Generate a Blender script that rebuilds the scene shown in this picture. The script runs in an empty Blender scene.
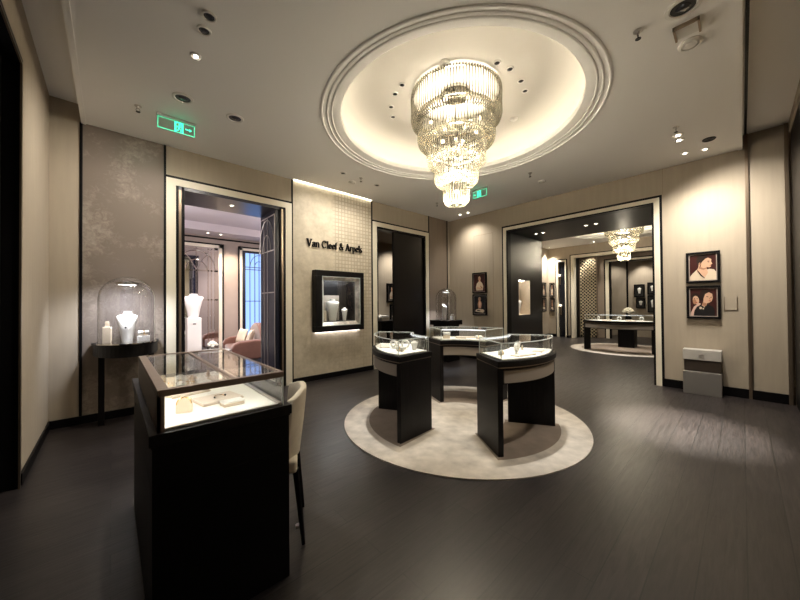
import bpy, math, random
from mathutils import Vector, Matrix
random.seed(7)
R = math.radians; PI = math.pi; cos = math.cos; sin = math.sin
S = bpy.context.scene; COL = S.collection

# ------------------------------------------------------------------ helpers
LAST = [None]
def _last(): return LAST[0]
class MB:
    def __init__(s): s.v = []; s.f = []; s.m = []; s.cur = 0; s.M = None
    def mat(s, i): s.cur = i; return s
    def add(s, vs, fs):
        b = len(s.v)
        if s.M is not None: vs = [tuple(s.M @ Vector(v)) for v in vs]
        s.v += [tuple(v) for v in vs]
        for f in fs: s.f.append([b + i for i in f]); s.m.append(s.cur)
        return s
    def box(s, x0, x1, y0, y1, z0, z1):
        vs = [(x, y, z) for z in (z0, z1) for y in (y0, y1) for x in (x0, x1)]
        return s.add(vs, [(0, 2, 3, 1), (4, 5, 7, 6), (0, 1, 5, 4), (2, 6, 7, 3), (0, 4, 6, 2), (1, 3, 7, 5)])
    def prism(s, poly, z0, z1):
        n = len(poly)
        vs = [(x, y, z0) for x, y in poly] + [(x, y, z1) for x, y in poly]
        fs = [list(range(n))[::-1], list(range(n, 2 * n))]
        for i in range(n): j = (i + 1) % n; fs.append((i, j, n + j, n + i))
        return s.add(vs, fs)
    def prism_xz(s, poly, y0, y1):
        # polygon in x,z extruded along y
        n = len(poly)
        vs = [(x, y0, z) for x, z in poly] + [(x, y1, z) for x, z in poly]
        fs = [list(range(n)), list(range(n, 2 * n))[::-1]]
        for i in range(n): j = (i + 1) % n; fs.append((j, i, n + i, n + j))
        return s.add(vs, fs)
    def sector(s, r0, r1, a0, a1, z0, z1, n=24, ox=0, oy=0):
        # closed annular sector
        ring = []
        for i in range(n + 1):
            a = a0 + (a1 - a0) * i / n; c, t = cos(a), sin(a)
            ring.append([(ox + r * c, oy + r * t, z) for r, z in ((r0, z0), (r1, z0), (r1, z1), (r0, z1))])
        vs = [p for q in ring for p in q]; fs = []
        for i in range(n):
            for k in range(4): fs.append((i * 4 + k, (i + 1) * 4 + k, (i + 1) * 4 + (k + 1) % 4, i * 4 + (k + 1) % 4)[::-1])
        fs.append((0, 1, 2, 3)); fs.append((n * 4 + 3, n * 4 + 2, n * 4 + 1, n * 4))
        return s.add(vs, fs)
    def lathe(s, prof, n=32, c=(0, 0, 0), sx=1, sy=1, closed=False):
        vs = []; fs = []; k = len(prof)
        for i in range(n):
            a = 2 * PI * i / n
            for r, z in prof: vs.append((c[0] + r * cos(a) * sx, c[1] + r * sin(a) * sy, c[2] + z))
        kk = k if closed else k - 1
        for i in range(n):
            j = (i + 1) % n
            for q in range(kk):
                p = (q + 1) % k
                fs.append((i * k + q, j * k + q, j * k + p, i * k + p))
        if not closed:
            if prof[0][0] > 1e-6: fs.append([i * k for i in range(n)][::-1])
            if prof[-1][0] > 1e-6: fs.append([i * k + k - 1 for i in range(n)])
        return s.add(vs, fs)
    def loft(s, secs, n=24):
        # secs: (cx, cy, z, rx, ry) ellipses
        vs = []; fs = []; k = len(secs)
        for cx, cy, z, rx, ry in secs:
            for i in range(n):
                a = 2 * PI * i / n; vs.append((cx + rx * cos(a), cy + ry * sin(a), z))
        for q in range(k - 1):
            for i in range(n):
                j = (i + 1) % n; fs.append((q * n + i, q * n + j, (q + 1) * n + j, (q + 1) * n + i))
        fs.append(list(range(n))[::-1]); fs.append([(k - 1) * n + i for i in range(n)])
        return s.add(vs, fs)
    def tube(s, pts, r, n=8, close=False):
        pts = [Vector(p) for p in pts]; m = len(pts); rings = []
        up = Vector((0, 0, 1))
        for i, p in enumerate(pts):
            if close: d = pts[(i + 1) % m] - pts[i - 1]
            else: d = pts[min(i + 1, m - 1)] - pts[max(i - 1, 0)]
            d.normalize()
            u = d.cross(up)
            if u.length < 1e-3: u = d.cross(Vector((1, 0, 0)))
            u.normalize(); w = u.cross(d)
            rr = r[i] if isinstance(r, (list, tuple)) else r
            rings.append([p + (u * cos(2 * PI * k / n) + w * sin(2 * PI * k / n)) * rr for k in range(n)])
        vs = [tuple(q) for g in rings for q in g]; fs = []
        for i in range(m if close else m - 1):
            j = (i + 1) % m
            for k in range(n): fs.append((i * n + k, i * n + (k + 1) % n, j * n + (k + 1) % n, j * n + k))
        if not close: fs.append(list(range(n))[::-1]); fs.append([(m - 1) * n + k for k in range(n)])
        return s.add(vs, fs)
    def ball(s, c, rx, ry=None, rz=None, n=14, m=8):
        ry = ry or rx; rz = rz or rx
        prof = [(sin(PI * i / m), -cos(PI * i / m)) for i in range(m + 1)]
        vs = []; fs = []
        for i in range(n):
            a = 2 * PI * i / n
            for q, z in prof: vs.append((c[0] + rx * q * cos(a), c[1] + ry * q * sin(a), c[2] + rz * z))
        k = m + 1
        for i in range(n):
            j = (i + 1) % n
            for q in range(m): fs.append((i * k + q, j * k + q, j * k + q + 1, i * k + q + 1))
        return s.add(vs, fs)
    def build(s, name, mats, parent=None, world=False, smooth=False, bevel=0, seg=2):
        me = bpy.data.meshes.new(name)
        vs = s.v
        if world and parent is not None:
            l = parent.location; vs = [(x - l[0], y - l[1], z - l[2]) for x, y, z in vs]
        me.from_pydata(vs, [], s.f)
        if not isinstance(mats, (list, tuple)): mats = [mats]
        for m in mats: me.materials.append(m)
        for p, i in zip(me.polygons, s.m): p.material_index = i
        import bmesh
        bm = bmesh.new(); bm.from_mesh(me)
        bmesh.ops.remove_doubles(bm, verts=bm.verts, dist=1e-6) if smooth else None
        bmesh.ops.recalc_face_normals(bm, faces=bm.faces); bm.to_mesh(me); bm.free()
        if smooth:
            for p in me.polygons: p.use_smooth = True
            try: me.set_sharp_from_angle(angle=R(38))
            except Exception: pass
        o = bpy.data.objects.new(name, me); COL.objects.link(o)
        if parent is not None: o.parent = parent
        LAST[0] = o
        if bevel:
            b = o.modifiers.new('bevel', 'BEVEL'); b.width = bevel; b.segments = seg; b.limit_method = 'ANGLE'; b.angle_limit = R(40)
        return o

def thing(name, label, cat, loc=(0, 0, 0), rz=0, group=None):
    o = bpy.data.objects.new(name, None); COL.objects.link(o); o.empty_display_size = .1
    o.location = loc; o.rotation_euler = (0, 0, rz); return tag(o, label, cat, group)
def tag(o, label, cat, group=None):
    o['label'] = label; o['category'] = cat
    if group: o['group'] = group
    return o
def struct(o): o['kind'] = 'structure'; return o
def dup(root, loc, rz=None, label=None, group=None):
    r = root.copy(); COL.objects.link(r); r.location = loc
    if rz is not None: r.rotation_euler = (0, 0, rz)
    if label: r['label'] = label
    if group: r['group'] = group
    for ch in list(root.children):
        c = ch.copy(); COL.objects.link(c); c.parent = r
        for g in list(ch.children):
            d = g.copy(); COL.objects.link(d); d.parent = c
    return r

# ------------------------------------------------------------------ materials
def newmat(name):
    m = bpy.data.materials.new(name); m.use_nodes = True
    nt = m.node_tree; return m, nt, nt.nodes['Principled BSDF'], nt.nodes['Material Output']
def plain(name, col, rough=.5, metal=0, spec=.5, noise=0, nscale=20, bump=0, bscale=80, stretch=(1, 1, 1), sheen=0, coat=0):
    m, nt, b, out = newmat(name)
    b.inputs['Base Color'].default_value = (*col, 1); b.inputs['Roughness'].default_value = rough
    b.inputs['Metallic'].default_value = metal; b.inputs['Specular IOR Level'].default_value = spec
    if sheen: b.inputs['Sheen Weight'].default_value = sheen
    if coat: b.inputs['Coat Weight'].default_value = coat; b.inputs['Coat Roughness'].default_value = .08
    if noise or bump:
        tc = nt.nodes.new('ShaderNodeTexCoord'); mp = nt.nodes.new('ShaderNodeMapping'); mp.inputs['Scale'].default_value = stretch
        nt.links.new(tc.outputs['Object'], mp.inputs['Vector'])
    if noise:
        n = nt.nodes.new('ShaderNodeTexNoise'); n.inputs['Scale'].default_value = nscale; n.inputs['Detail'].default_value = 6
        nt.links.new(mp.outputs[0], n.inputs['Vector'])
        r = nt.nodes.new('ShaderNodeValToRGB'); r.color_ramp.elements[0].position = .3; r.color_ramp.elements[1].position = .7
        r.color_ramp.elements[0].color = (*[c * (1 - noise) for c in col], 1); r.color_ramp.elements[1].color = (*[min(1, c * (1 + noise)) for c in col], 1)
        nt.links.new(n.outputs['Fac'], r.inputs['Fac']); nt.links.new(r.outputs['Color'], b.inputs['Base Color'])
    if bump:
        n2 = nt.nodes.new('ShaderNodeTexNoise'); n2.inputs['Scale'].default_value = bscale; n2.inputs['Detail'].default_value = 3
        nt.links.new(mp.outputs[0], n2.inputs['Vector'])
        bp = nt.nodes.new('ShaderNodeBump'); bp.inputs['Strength'].default_value = bump; bp.inputs['Distance'].default_value = .01
        nt.links.new(n2.outputs['Fac'], bp.inputs['Height']); nt.links.new(bp.outputs[0], b.inputs['Normal'])
    return m
def emit(name, col, st):
    m, nt, b, out = newmat(name)
    e = nt.nodes.new('ShaderNodeEmission'); e.inputs['Color'].default_value = (*col, 1); e.inputs['Strength'].default_value = st
    nt.links.new(e.outputs[0], out.inputs['Surface']); return m
def glassmat(name, tint=(1, 1, 1), gloss=.5, rough=.02, ior=1.5):
    # thin pane: clear transmission with a fresnel-weighted mirror reflection
    m, nt, b, out = newmat(name)
    t = nt.nodes.new('ShaderNodeBsdfTransparent'); t.inputs['Color'].default_value = (*tint, 1)
    g = nt.nodes.new('ShaderNodeBsdfGlossy'); g.inputs['Roughness'].default_value = rough
    fr = nt.nodes.new('ShaderNodeLayerWeight'); fr.inputs['Blend'].default_value = .5
    pw = nt.nodes.new('ShaderNodeMath'); pw.operation = 'POWER'; pw.inputs[1].default_value = 4.5; nt.links.new(fr.outputs['Facing'], pw.inputs[0])
    mu = nt.nodes.new('ShaderNodeMath'); mu.operation = 'MULTIPLY_ADD'; mu.inputs[1].default_value = gloss * 1.2; mu.inputs[2].default_value = gloss * .07; mu.use_clamp = True
    nt.links.new(pw.outputs[0], mu.inputs[0])
    mx = nt.nodes.new('ShaderNodeMixShader'); nt.links.new(mu.outputs[0], mx.inputs['Fac'])
    nt.links.new(t.outputs[0], mx.inputs[1]); nt.links.new(g.outputs[0], mx.inputs[2]); nt.links.new(mx.outputs[0], out.inputs['Surface'])
    return m
def rodmat():
    m, nt, b, out = newmat('crystal_rod')
    t = nt.nodes.new('ShaderNodeBsdfTransparent'); t.inputs['Color'].default_value = (.97, .95, .9, 1)
    tl = nt.nodes.new('ShaderNodeBsdfTranslucent'); tl.inputs['Color'].default_value = (.34, .325, .26, 1)
    g = nt.nodes.new('ShaderNodeBsdfGlossy'); g.inputs['Roughness'].default_value = .12; g.inputs['Color'].default_value = (1, .97, .9, 1)
    m1 = nt.nodes.new('ShaderNodeMixShader'); m1.inputs['Fac'].default_value = .48
    nt.links.new(t.outputs[0], m1.inputs[1]); nt.links.new(tl.outputs[0], m1.inputs[2])
    lw = nt.nodes.new('ShaderNodeLayerWeight'); lw.inputs['Blend'].default_value = .35
    mq = nt.nodes.new('ShaderNodeMath'); mq.operation = 'MULTIPLY'; mq.inputs[1].default_value = .35; nt.links.new(lw.outputs['Facing'], mq.inputs[0])
    m2 = nt.nodes.new('ShaderNodeMixShader'); nt.links.new(mq.outputs[0], m2.inputs['Fac'])
    nt.links.new(m1.outputs[0], m2.inputs[1]); nt.links.new(g.outputs[0], m2.inputs[2])
    nt.links.new(m2.outputs[0], out.inputs['Surface']); return m
def floormat():
    m, nt, b, out = newmat('dark_oak_planks')
    tc = nt.nodes.new('ShaderNodeTexCoord')
    br = nt.nodes.new('ShaderNodeTexBrick'); br.offset = .37; br.inputs['Scale'].default_value = 1
    br.inputs['Brick Width'].default_value = 1.9; br.inputs['Row Height'].default_value = .185; br.inputs['Mortar Size'].default_value = .004
    br.inputs['Mortar Smooth'].default_value = .1; br.inputs['Bias'].default_value = 0
    br.inputs['Color1'].default_value = (.0135, .0108, .0108, 1); br.inputs['Color2'].default_value = (.025, .0203, .0198, 1); br.inputs['Mortar'].default_value = (.002, .002, .002, 1)
    nt.links.new(tc.outputs['Object'], br.inputs['Vector'])
    mp = nt.nodes.new('ShaderNodeMapping'); mp.inputs['Scale'].default_value = (1.2, 14, 1); nt.links.new(tc.outputs['Object'], mp.inputs['Vector'])
    n = nt.nodes.new('ShaderNodeTexNoise'); n.inputs['Scale'].default_value = 3.2; n.inputs['Detail'].default_value = 8; n.inputs['Distortion'].default_value = 1.2
    nt.links.new(mp.outputs[0], n.inputs['Vector'])
    rp = nt.nodes.new('ShaderNodeValToRGB'); rp.color_ramp.elements[0].position = .32; rp.color_ramp.elements[1].position = .72
    rp.color_ramp.elements[0].color = (.5, .49, .49, 1); rp.color_ramp.elements[1].color = (1.5, 1.47, 1.44, 1); nt.links.new(n.outputs['Fac'], rp.inputs['Fac'])
    mx = nt.nodes.new('ShaderNodeMix'); mx.data_type = 'RGBA'; mx.blend_type = 'MULTIPLY'; mx.inputs['Factor'].default_value = 1
    nt.links.new(br.outputs['Color'], mx.inputs['A']); nt.links.new(rp.outputs['Color'], mx.inputs['B']); nt.links.new(mx.outputs['Result'], b.inputs['Base Color'])
    n2 = nt.nodes.new('ShaderNodeTexNoise'); n2.inputs['Scale'].default_value = 2.5; n2.inputs['Detail'].default_value = 4; nt.links.new(mp.outputs[0], n2.inputs['Vector'])
    mr = nt.nodes.new('ShaderNodeMapRange'); mr.inputs['To Min'].default_value = .27; mr.inputs['To Max'].default_value = .46
    nt.links.new(n2.outputs['Fac'], mr.inputs['Value']); nt.links.new(mr.outputs[0], b.inputs['Roughness'])
    bp = nt.nodes.new('ShaderNodeBump'); bp.inputs['Strength'].default_value = .2; bp.inputs['Distance'].default_value = .005
    ad = nt.nodes.new('ShaderNodeMath'); ad.operation = 'SUBTRACT'; nt.links.new(n.outputs['Fac'], ad.inputs[0]); nt.links.new(br.outputs['Fac'], ad.inputs[1])
    nt.links.new(ad.outputs[0], bp.inputs['Height']); nt.links.new(bp.outputs[0], b.inputs['Normal'])
    b.inputs['Specular IOR Level'].default_value = .55
    return m
def velvetmat():
    m, nt, b, out = newmat('taupe_velvet_panel')
    tc = nt.nodes.new('ShaderNodeTexCoord')
    n = nt.nodes.new('ShaderNodeTexNoise'); n.inputs['Scale'].default_value = 14; n.inputs['Detail'].default_value = 9; n.inputs['Roughness'].default_value = .75; n.inputs['Distortion'].default_value = .8
    nt.links.new(tc.outputs['Object'], n.inputs['Vector'])
    n3 = nt.nodes.new('ShaderNodeTexNoise'); n3.inputs['Scale'].default_value = 2.2; nt.links.new(tc.outputs['Object'], n3.inputs['Vector'])
    mu = nt.nodes.new('ShaderNodeMath'); mu.operation = 'MULTIPLY'; nt.links.new(n.outputs['Fac'], mu.inputs[0]); nt.links.new(n3.outputs['Fac'], mu.inputs[1])
    rp = nt.nodes.new('ShaderNodeValToRGB'); e = rp.color_ramp.elements
    e[0].position = .25; e[0].color = (.185, .147, .118, 1); e[1].position = .42; e[1].color = (.33, .28, .235, 1)
    nt.links.new(mu.outputs[0], rp.inputs['Fac']); nt.links.new(rp.outputs['Color'], b.inputs['Base Color'])
    b.inputs['Roughness'].default_value = .6; b.inputs['Sheen Weight'].default_value = .3
    return m
def featuremat():
    # cream raw-silk wall covering, one half woven in little squares
    m, nt, b, out = newmat('cream_silk_wall')
    tc = nt.nodes.new('ShaderNodeTexCoord'); sp = nt.nodes.new('ShaderNodeSeparateXYZ'); nt.links.new(tc.outputs['Object'], sp.inputs[0])
    cb = nt.nodes.new('ShaderNodeCombineXYZ'); nt.links.new(sp.outputs['X'], cb.inputs['X']); nt.links.new(sp.outputs['Z'], cb.inputs['Y'])
    br = nt.nodes.new('ShaderNodeTexBrick'); br.offset = 0; br.inputs['Scale'].default_value = 1; br.inputs['Brick Width'].default_value = .078; br.inputs['Row Height'].default_value = .078
    br.inputs['Mortar Size'].default_value = .015; br.inputs['Mortar Smooth'].default_value = .6
    br.inputs['Color1'].default_value = (.60, .53, .41, 1); br.inputs['Color2'].default_value = (.47, .41, .315, 1); br.inputs['Mortar'].default_value = (.36, .31, .235, 1)
    nt.links.new(cb.outputs[0], br.inputs['Vector'])
    n = nt.nodes.new('ShaderNodeTexNoise'); n.inputs['Scale'].default_value = 5; n.inputs['Detail'].default_value = 8; n.inputs['Roughness'].default_value = .7; nt.links.new(tc.outputs['Object'], n.inputs['Vector'])
    rp = nt.nodes.new('ShaderNodeValToRGB'); rp.color_ramp.elements[0].position = .35; rp.color_ramp.elements[1].position = .65
    rp.color_ramp.elements[0].color = (.46, .40, .30, 1); rp.color_ramp.elements[1].color = (.62, .55, .43, 1); nt.links.new(n.outputs['Fac'], rp.inputs['Fac'])
    gx = nt.nodes.new('ShaderNodeMapRange'); gx.inputs['From Min'].default_value = 3.35; gx.inputs['From Max'].default_value = 3.45; gx.inputs['To Max'].default_value = .85
    nt.links.new(sp.outputs['X'], gx.inputs['Value'])
    gz = nt.nodes.new('ShaderNodeMapRange'); gz.inputs['From Min'].default_value = .8; gz.inputs['From Max'].default_value = 2.0; gz.inputs['To Min'].default_value = .25
    nt.links.new(sp.outputs['Z'], gz.inputs['Value'])
    mu = nt.nodes.new('ShaderNodeMath'); mu.operation = 'MULTIPLY'; nt.links.new(gx.outputs[0], mu.inputs[0]); nt.links.new(gz.outputs[0], mu.inputs[1])
    mx = nt.nodes.new('ShaderNodeMix'); mx.data_type = 'RGBA'; nt.links.new(mu.outputs[0], mx.inputs['Factor'])
    nt.links.new(rp.outputs['Color'], mx.inputs['A']); nt.links.new(br.outputs['Color'], mx.inputs['B']); nt.links.new(mx.outputs['Result'], b.inputs['Base Color'])
    b.inputs['Roughness'].default_value = .55
    return m
def fabricwall(name, col):
    return plain(name, col, .75, noise=.04, nscale=3, stretch=(6, 6, .5), bump=.08, bscale=220)

M = {}
M['floor'] = floormat(); M['velvet'] = velvetmat(); M['feature'] = featuremat(); M['rod'] = rodmat()
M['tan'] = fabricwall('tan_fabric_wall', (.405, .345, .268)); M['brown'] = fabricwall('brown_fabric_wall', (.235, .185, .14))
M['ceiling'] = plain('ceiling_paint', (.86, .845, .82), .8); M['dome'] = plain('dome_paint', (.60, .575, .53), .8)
M['cream_trim'] = plain('cream_trim_paint', (.80, .74, .61), .45)
M['black'] = plain('black_lacquer', (.004, .0035, .004), .42, spec=.15); M['gloss'] = plain('gloss_black_lacquer', (.009, .0075, .007), .30)
M['wood'] = plain('black_stained_oak', (.0055, .0045, .0048), .42, spec=.2, noise=.45, nscale=5, stretch=(9, 9, .7), bump=.1, bscale=30)
M['bronze'] = plain('bronze_metal', (.30, .235, .175), .33, metal=.9); M['bronze_panel'] = plain('brown_bronze_panel', (.27, .205, .17), .42, metal=.15, noise=.08, nscale=6, stretch=(1, 8, 1))
M['chrome'] = plain('polished_metal', (.72, .68, .62), .12, metal=1); M['brushed'] = plain('brushed_metal', (.55, .52, .49), .35, metal=.85, noise=.06, nscale=4, stretch=(1, 1, 30))
M['rim'] = plain('mirrored_rim', (.75, .70, .64), .3, metal=.8, noise=.35, nscale=9)  # mottled colour stands in for broken reflections in the mirrored rim
M['mirror'] = plain('mirror', (.82, .82, .84), .03, metal=1); M['gold'] = plain('gold', (.85, .58, .25), .2, metal=1)
M['glass'] = glassmat('clear_glass', (.985, .995, .99), .55); M['edge'] = plain('polished_glass_edge', (.60, .64, .62), .15)  # edge: light caught along glass edges put into a pale opaque colour
M['domeglass'] = glassmat('dome_glass', (.96, .96, .97), 1.1)
M['acrylic'] = glassmat('acrylic', (.88, .95, .92), .6)
M['white'] = plain('white_leatherette', (.80, .78, .74), .55); M['bed'] = plain('white_suede_bed', (.82, .80, .75), .8, bump=.05, bscale=150)
M['pad'] = plain('blush_leather_pad', (.70, .61, .53), .6)
M['cream'] = plain('cream_suede', (.60, .50, .38), .75, noise=.05, nscale=15); M['taupe_fab'] = plain('taupe_drawer_fabric', (.33, .285, .24), .7, bump=.1, bscale=300)
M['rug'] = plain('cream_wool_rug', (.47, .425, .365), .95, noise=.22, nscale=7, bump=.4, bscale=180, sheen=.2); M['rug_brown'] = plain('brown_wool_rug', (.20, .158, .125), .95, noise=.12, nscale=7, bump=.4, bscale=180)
M['chair'] = plain('cream_chair_fabric', (.66, .59, .48), .8, noise=.05, nscale=30, bump=.15, bscale=250)
M['rust'] = plain('rust_velvet', (.15, .06, .037), .7, noise=.1, nscale=9, sheen=.5); M['pillow'] = plain('cream_pillow', (.66, .58, .45), .85, bump=.15, bscale=120)
M['navy'] = plain('dark_navy_lacquer', (.009, .010, .022), .35, spec=.3); M['soffit'] = plain('blue_sheen_lacquer', (.020, .018, .034), .28); M['pink'] = plain('blush_wall', (.36, .30, .26), .7, noise=.04, nscale=4); M['salonceil'] = plain('salon_ceiling_paint', (.62, .57, .60), .8)  # soffit: blue window sheen on black lacquer put into the base colour
M['wfix'] = plain('white_fixture', (.72, .70, .66), .4); M['dark'] = plain('dark_recess', (.012, .012, .012), .5)
M['green'] = emit('exit_green', (.06, .85, .42), 1.1)
M['bulb'] = emit('warm_bulb', (1, .86, .60), 3); M['cove'] = emit('warm_led', (1, .88, .68), 4.4); M['wash'] = emit('wash_led', (1, .90, .70), 6); M['led'] = emit('cool_led', (.97, .98, 1), 1.5); M['under'] = emit('underlight_led', (1, .90, .85), 5); M['led3'] = emit('vitrine_led', (.97, .98, 1), 75); M['ledwarm'] = emit('warm_case_led', (1, .95, .85), 15)
M['lens'] = emit('lamp_lens', (1, .90, .74), 9); M['lensoff'] = plain('lamp_lens_dim', (.03, .03, .035), .15)
M['sky'] = emit('daylight_blue', (.30, .48, .98), .85); M['leaf'] = plain('leaf', (.07, .16, .04), .5); M['petal'] = plain('petal', (.82, .80, .70), .6)
M['darkred'] = plain('print_dark_red', (.045, .008, .007), .4); M['skin'] = plain('print_skin', (.68, .42, .28), .4); M['skin2'] = plain('print_skin_shade', (.40, .20, .12), .4)
M['hair'] = plain('print_hair', (.02, .010, .007), .4); M['printcream'] = plain('print_cream', (.70, .58, .44), .4); M['printblack'] = plain('print_black', (.008, .007, .008), .4); M['printpink'] = plain('print_pink', (.70, .48, .40), .4); M['lips'] = plain('print_lips', (.45, .05, .05), .4)
M['mat_grey'] = plain('frame_slip', (.42, .36, .32), .4, metal=.3)

CEIL = 3.85; YW = 5.71; XW = 7.2; UP = 4.08
# ------------------------------------------------------------------ setting
def bx(name, mat, *boxes):
    mb = MB()
    for b in boxes: mb.box(*b)
    return struct(mb.build(name, mat))
bx('floor', M['floor'], (-1.2, 19, -1.2, 11, -.1, 0))
# left (far) wall with two door openings, the feature panel has a hole for the wall vitrine
bx('wall_left', M['tan'], (-.70, -.285, YW, YW + .25, 0, UP + .1), (.58, 2.505, YW, YW + .2, 3.40, CEIL + .35), (4.385, 6.31, YW, YW + .2, 3.40, CEIL + .35), (7.09, XW + .3, YW, YW + .2, 0, CEIL + .35),
   (-.285, .58, YW + .02, YW + .2, 0, CEIL + .35))
bx('wall_left_velvet', M['velvet'], (-.285, .58, YW, YW + .02, .0, CEIL))
bx('wall_left_feature', M['feature'], (2.505, 3.02, YW, YW + .2, 0, CEIL + .35), (3.93, 4.385, YW, YW + .2, 0, CEIL + .35), (3.02, 3.93, YW, YW + .2, 0, 1.07), (3.02, 3.93, YW, YW + .2, 2.05, CEIL + .35))
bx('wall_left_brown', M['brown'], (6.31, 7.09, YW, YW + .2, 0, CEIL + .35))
bx('trim_1', M['black'], *[(x - .014, x + .014, YW - .012, YW + .01, 0, CEIL) for x in (-.285, .58, 2.505, 4.385, 6.31, 7.09)],
   (.58, 2.505, YW - .012, YW + .01, 3.385, 3.42), (4.385, 6.31, YW - .012, YW + .01, 3.385, 3.42))
bx('trim_2', M['cream_trim'], (.594, .71, YW - .02, YW + .1, 0, 3.385), (2.375, 2.491, YW - .02, YW + .1, 0, 3.385), (.71, 2.375, YW - .02, YW + .1, 3.285, 3.385))
bx('trim_3', M['cream_trim'], (4.40, 4.52, YW - .02, YW + .1, 0, 3.385), (6.175, 6.296, YW - .02, YW + .1, 0, 3.385), (4.52, 6.175, YW - .02, YW + .1, 3.285, 3.385))
bx('trim_4', M['black'], (.71, .745, YW - .01, YW + .55, 0, 3.285), (.785, .82, YW - .01, YW + .55, 0, 3.285), (.745, .785, YW + .02, YW + .55, 0, 3.285), (2.27, 2.375, YW - .01, YW + .55, 0, 3.285))
bx('trim_24', M['soffit'], (.745, 2.375, YW - .01, YW + .80, 3.235, 3.30))
bx('trim_5', M['bronze'], (.748, .782, YW + .0, YW + .02, 0, 3.25), (2.30, 2.33, YW - .016, YW - .009, 0, 3.25))
bx('trim_6', M['black'], (4.52, 4.56, YW - .01, YW + .2, 0, 3.285), (6.13, 6.175, YW - .01, YW + .2, 0, 3.285), (4.56, 6.13, YW - .01, YW + .2, 3.245, 3.285))
bx('baseboard_left', M['black'], (-.56, .594, YW - .025, YW + .01, 0, .1), (2.49, 4.40, YW - .025, YW + .01, 0, .1), (6.296, XW, YW - .025, YW + .01, 0, .1))
# door 1 of the far wall: one half of the second doorway is closed by a dark lacquered leaf
bx('door_2', M['gloss'], (5.08, 6.13, YW + .04, YW + .09, .01, 3.245))
# near left wall with the black doorway next to the camera
bx('wall_near_left', M['tan'], (-.75, -.56, 4.10, YW + .1, 0, UP + .1), (-.75, -.56, -1.2, 4.10, 3.58, UP + .1))
bx('door_3', M['black'], (-.74, -.66, -1.2, 4.10, 0, 3.58))
bx('trim_7', M['black'], (-.66, -.552, 4.055, 4.10, 0, 3.58), (-.66, -.552, -1.2, 4.10, 3.535, 3.58))
bx('trim_8', M['bronze'], (-.56, -.548, 4.035, 4.055, 0, 3.535), (-.56, -.548, -1.2, 4.055, 3.518, 3.535))
bx('baseboard_near_left', M['black'], (-.56, -.545, 4.10, YW, 0, .1))
# right wall with the wide portal
bx('wall_right', M['tan'], (XW, XW + .3, 4.03, YW + .2, 0, CEIL + .35), (XW, XW + .3, -.6, .96, 0, UP + .2), (XW, XW + .3, .96, 4.03, 3.37, CEIL + .35))
PX = 9.15
bx('trim_9', M['black'], (XW - .014, XW + .02, 4.01, 4.045, 0, 3.39), (XW - .014, XW + .02, .945, .98, 0, 3.39), (XW - .014, XW + .02, .945, 4.045, 3.35, 3.39))
bx('trim_10', M['cream_trim'], (XW - .02, XW + .15, 3.93, 4.01, 0, 3.35), (XW - .02, XW + .15, .98, 1.06, 0, 3.35), (XW - .02, XW + .15, 1.06, 3.93, 3.28, 3.35))
bx('trim_11', M['black'], (XW - .012, XW + .15, 3.90, 3.93, 0, 3.28), (XW - .012, XW + .15, 1.06, 1.09, 0, 3.28), (XW - .012, XW + .15, 1.09, 3.90, 3.255, 3.28))
# passage lining: niche cut in its left cheek
bx('wall_passage', M['gloss'], (XW + .15, 7.74, 3.90, 4.2, 0, 3.255), (8.39, PX, 3.90, 4.2, 0, 3.255), (7.74, 8.39, 3.90, 4.2, 0, 1.17), (7.74, 8.39, 3.90, 4.2, 2.09, 3.255),
   (XW + .15, PX, .8, 1.09, 0, 3.255))
bx('wall_passage_niche', M['cream'], (7.74, 8.39, 4.18, 4.22, 1.17, 2.09), (7.735, 7.745, 3.905, 4.18, 1.17, 2.09), (8.384, 8.395, 3.905, 4.18, 1.17, 2.09), (7.745, 8.384, 3.905, 4.18, 1.165, 1.178))
bx('ceiling_passage', plain('satin_black_lacquer', (.010, .008, .008), .45), (XW + .15, PX, .8, 4.2, 3.255, 3.5))
bx('baseboard_right', M['black'], (XW - .022, XW, -.48, .945, 0, .14), (XW - .022, XW, 4.045, YW, 0, .14))
bx('trim_12', M['bronze'], (XW - .03, XW, -.085, -.05, 0, UP), (XW - .03, XW, -.475, -.435, 0, UP))
bx('trim_13', M['brown'], (XW - .004, XW, 4.868, 4.874, .115, 3.29), (XW - .004, XW, 4.30, 4.306, .115, 3.29), (XW - .004, XW, 4.30, 4.874, 3.286, 3.292), (XW - .002, XW, .93, .934, 3.39, CEIL))
# near right wall (a dark doorway runs to the corner)
bx('wall_near_right', M['tan'], (5.9, XW + .3, -.62, -.48, 3.92, UP + .1), (-1.2, 5.9, -.62, -.48, 0, UP + .1))
bx('door_4', M['black'], (5.9, XW - .03, -.60, -.50, 0, 3.92))

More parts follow.
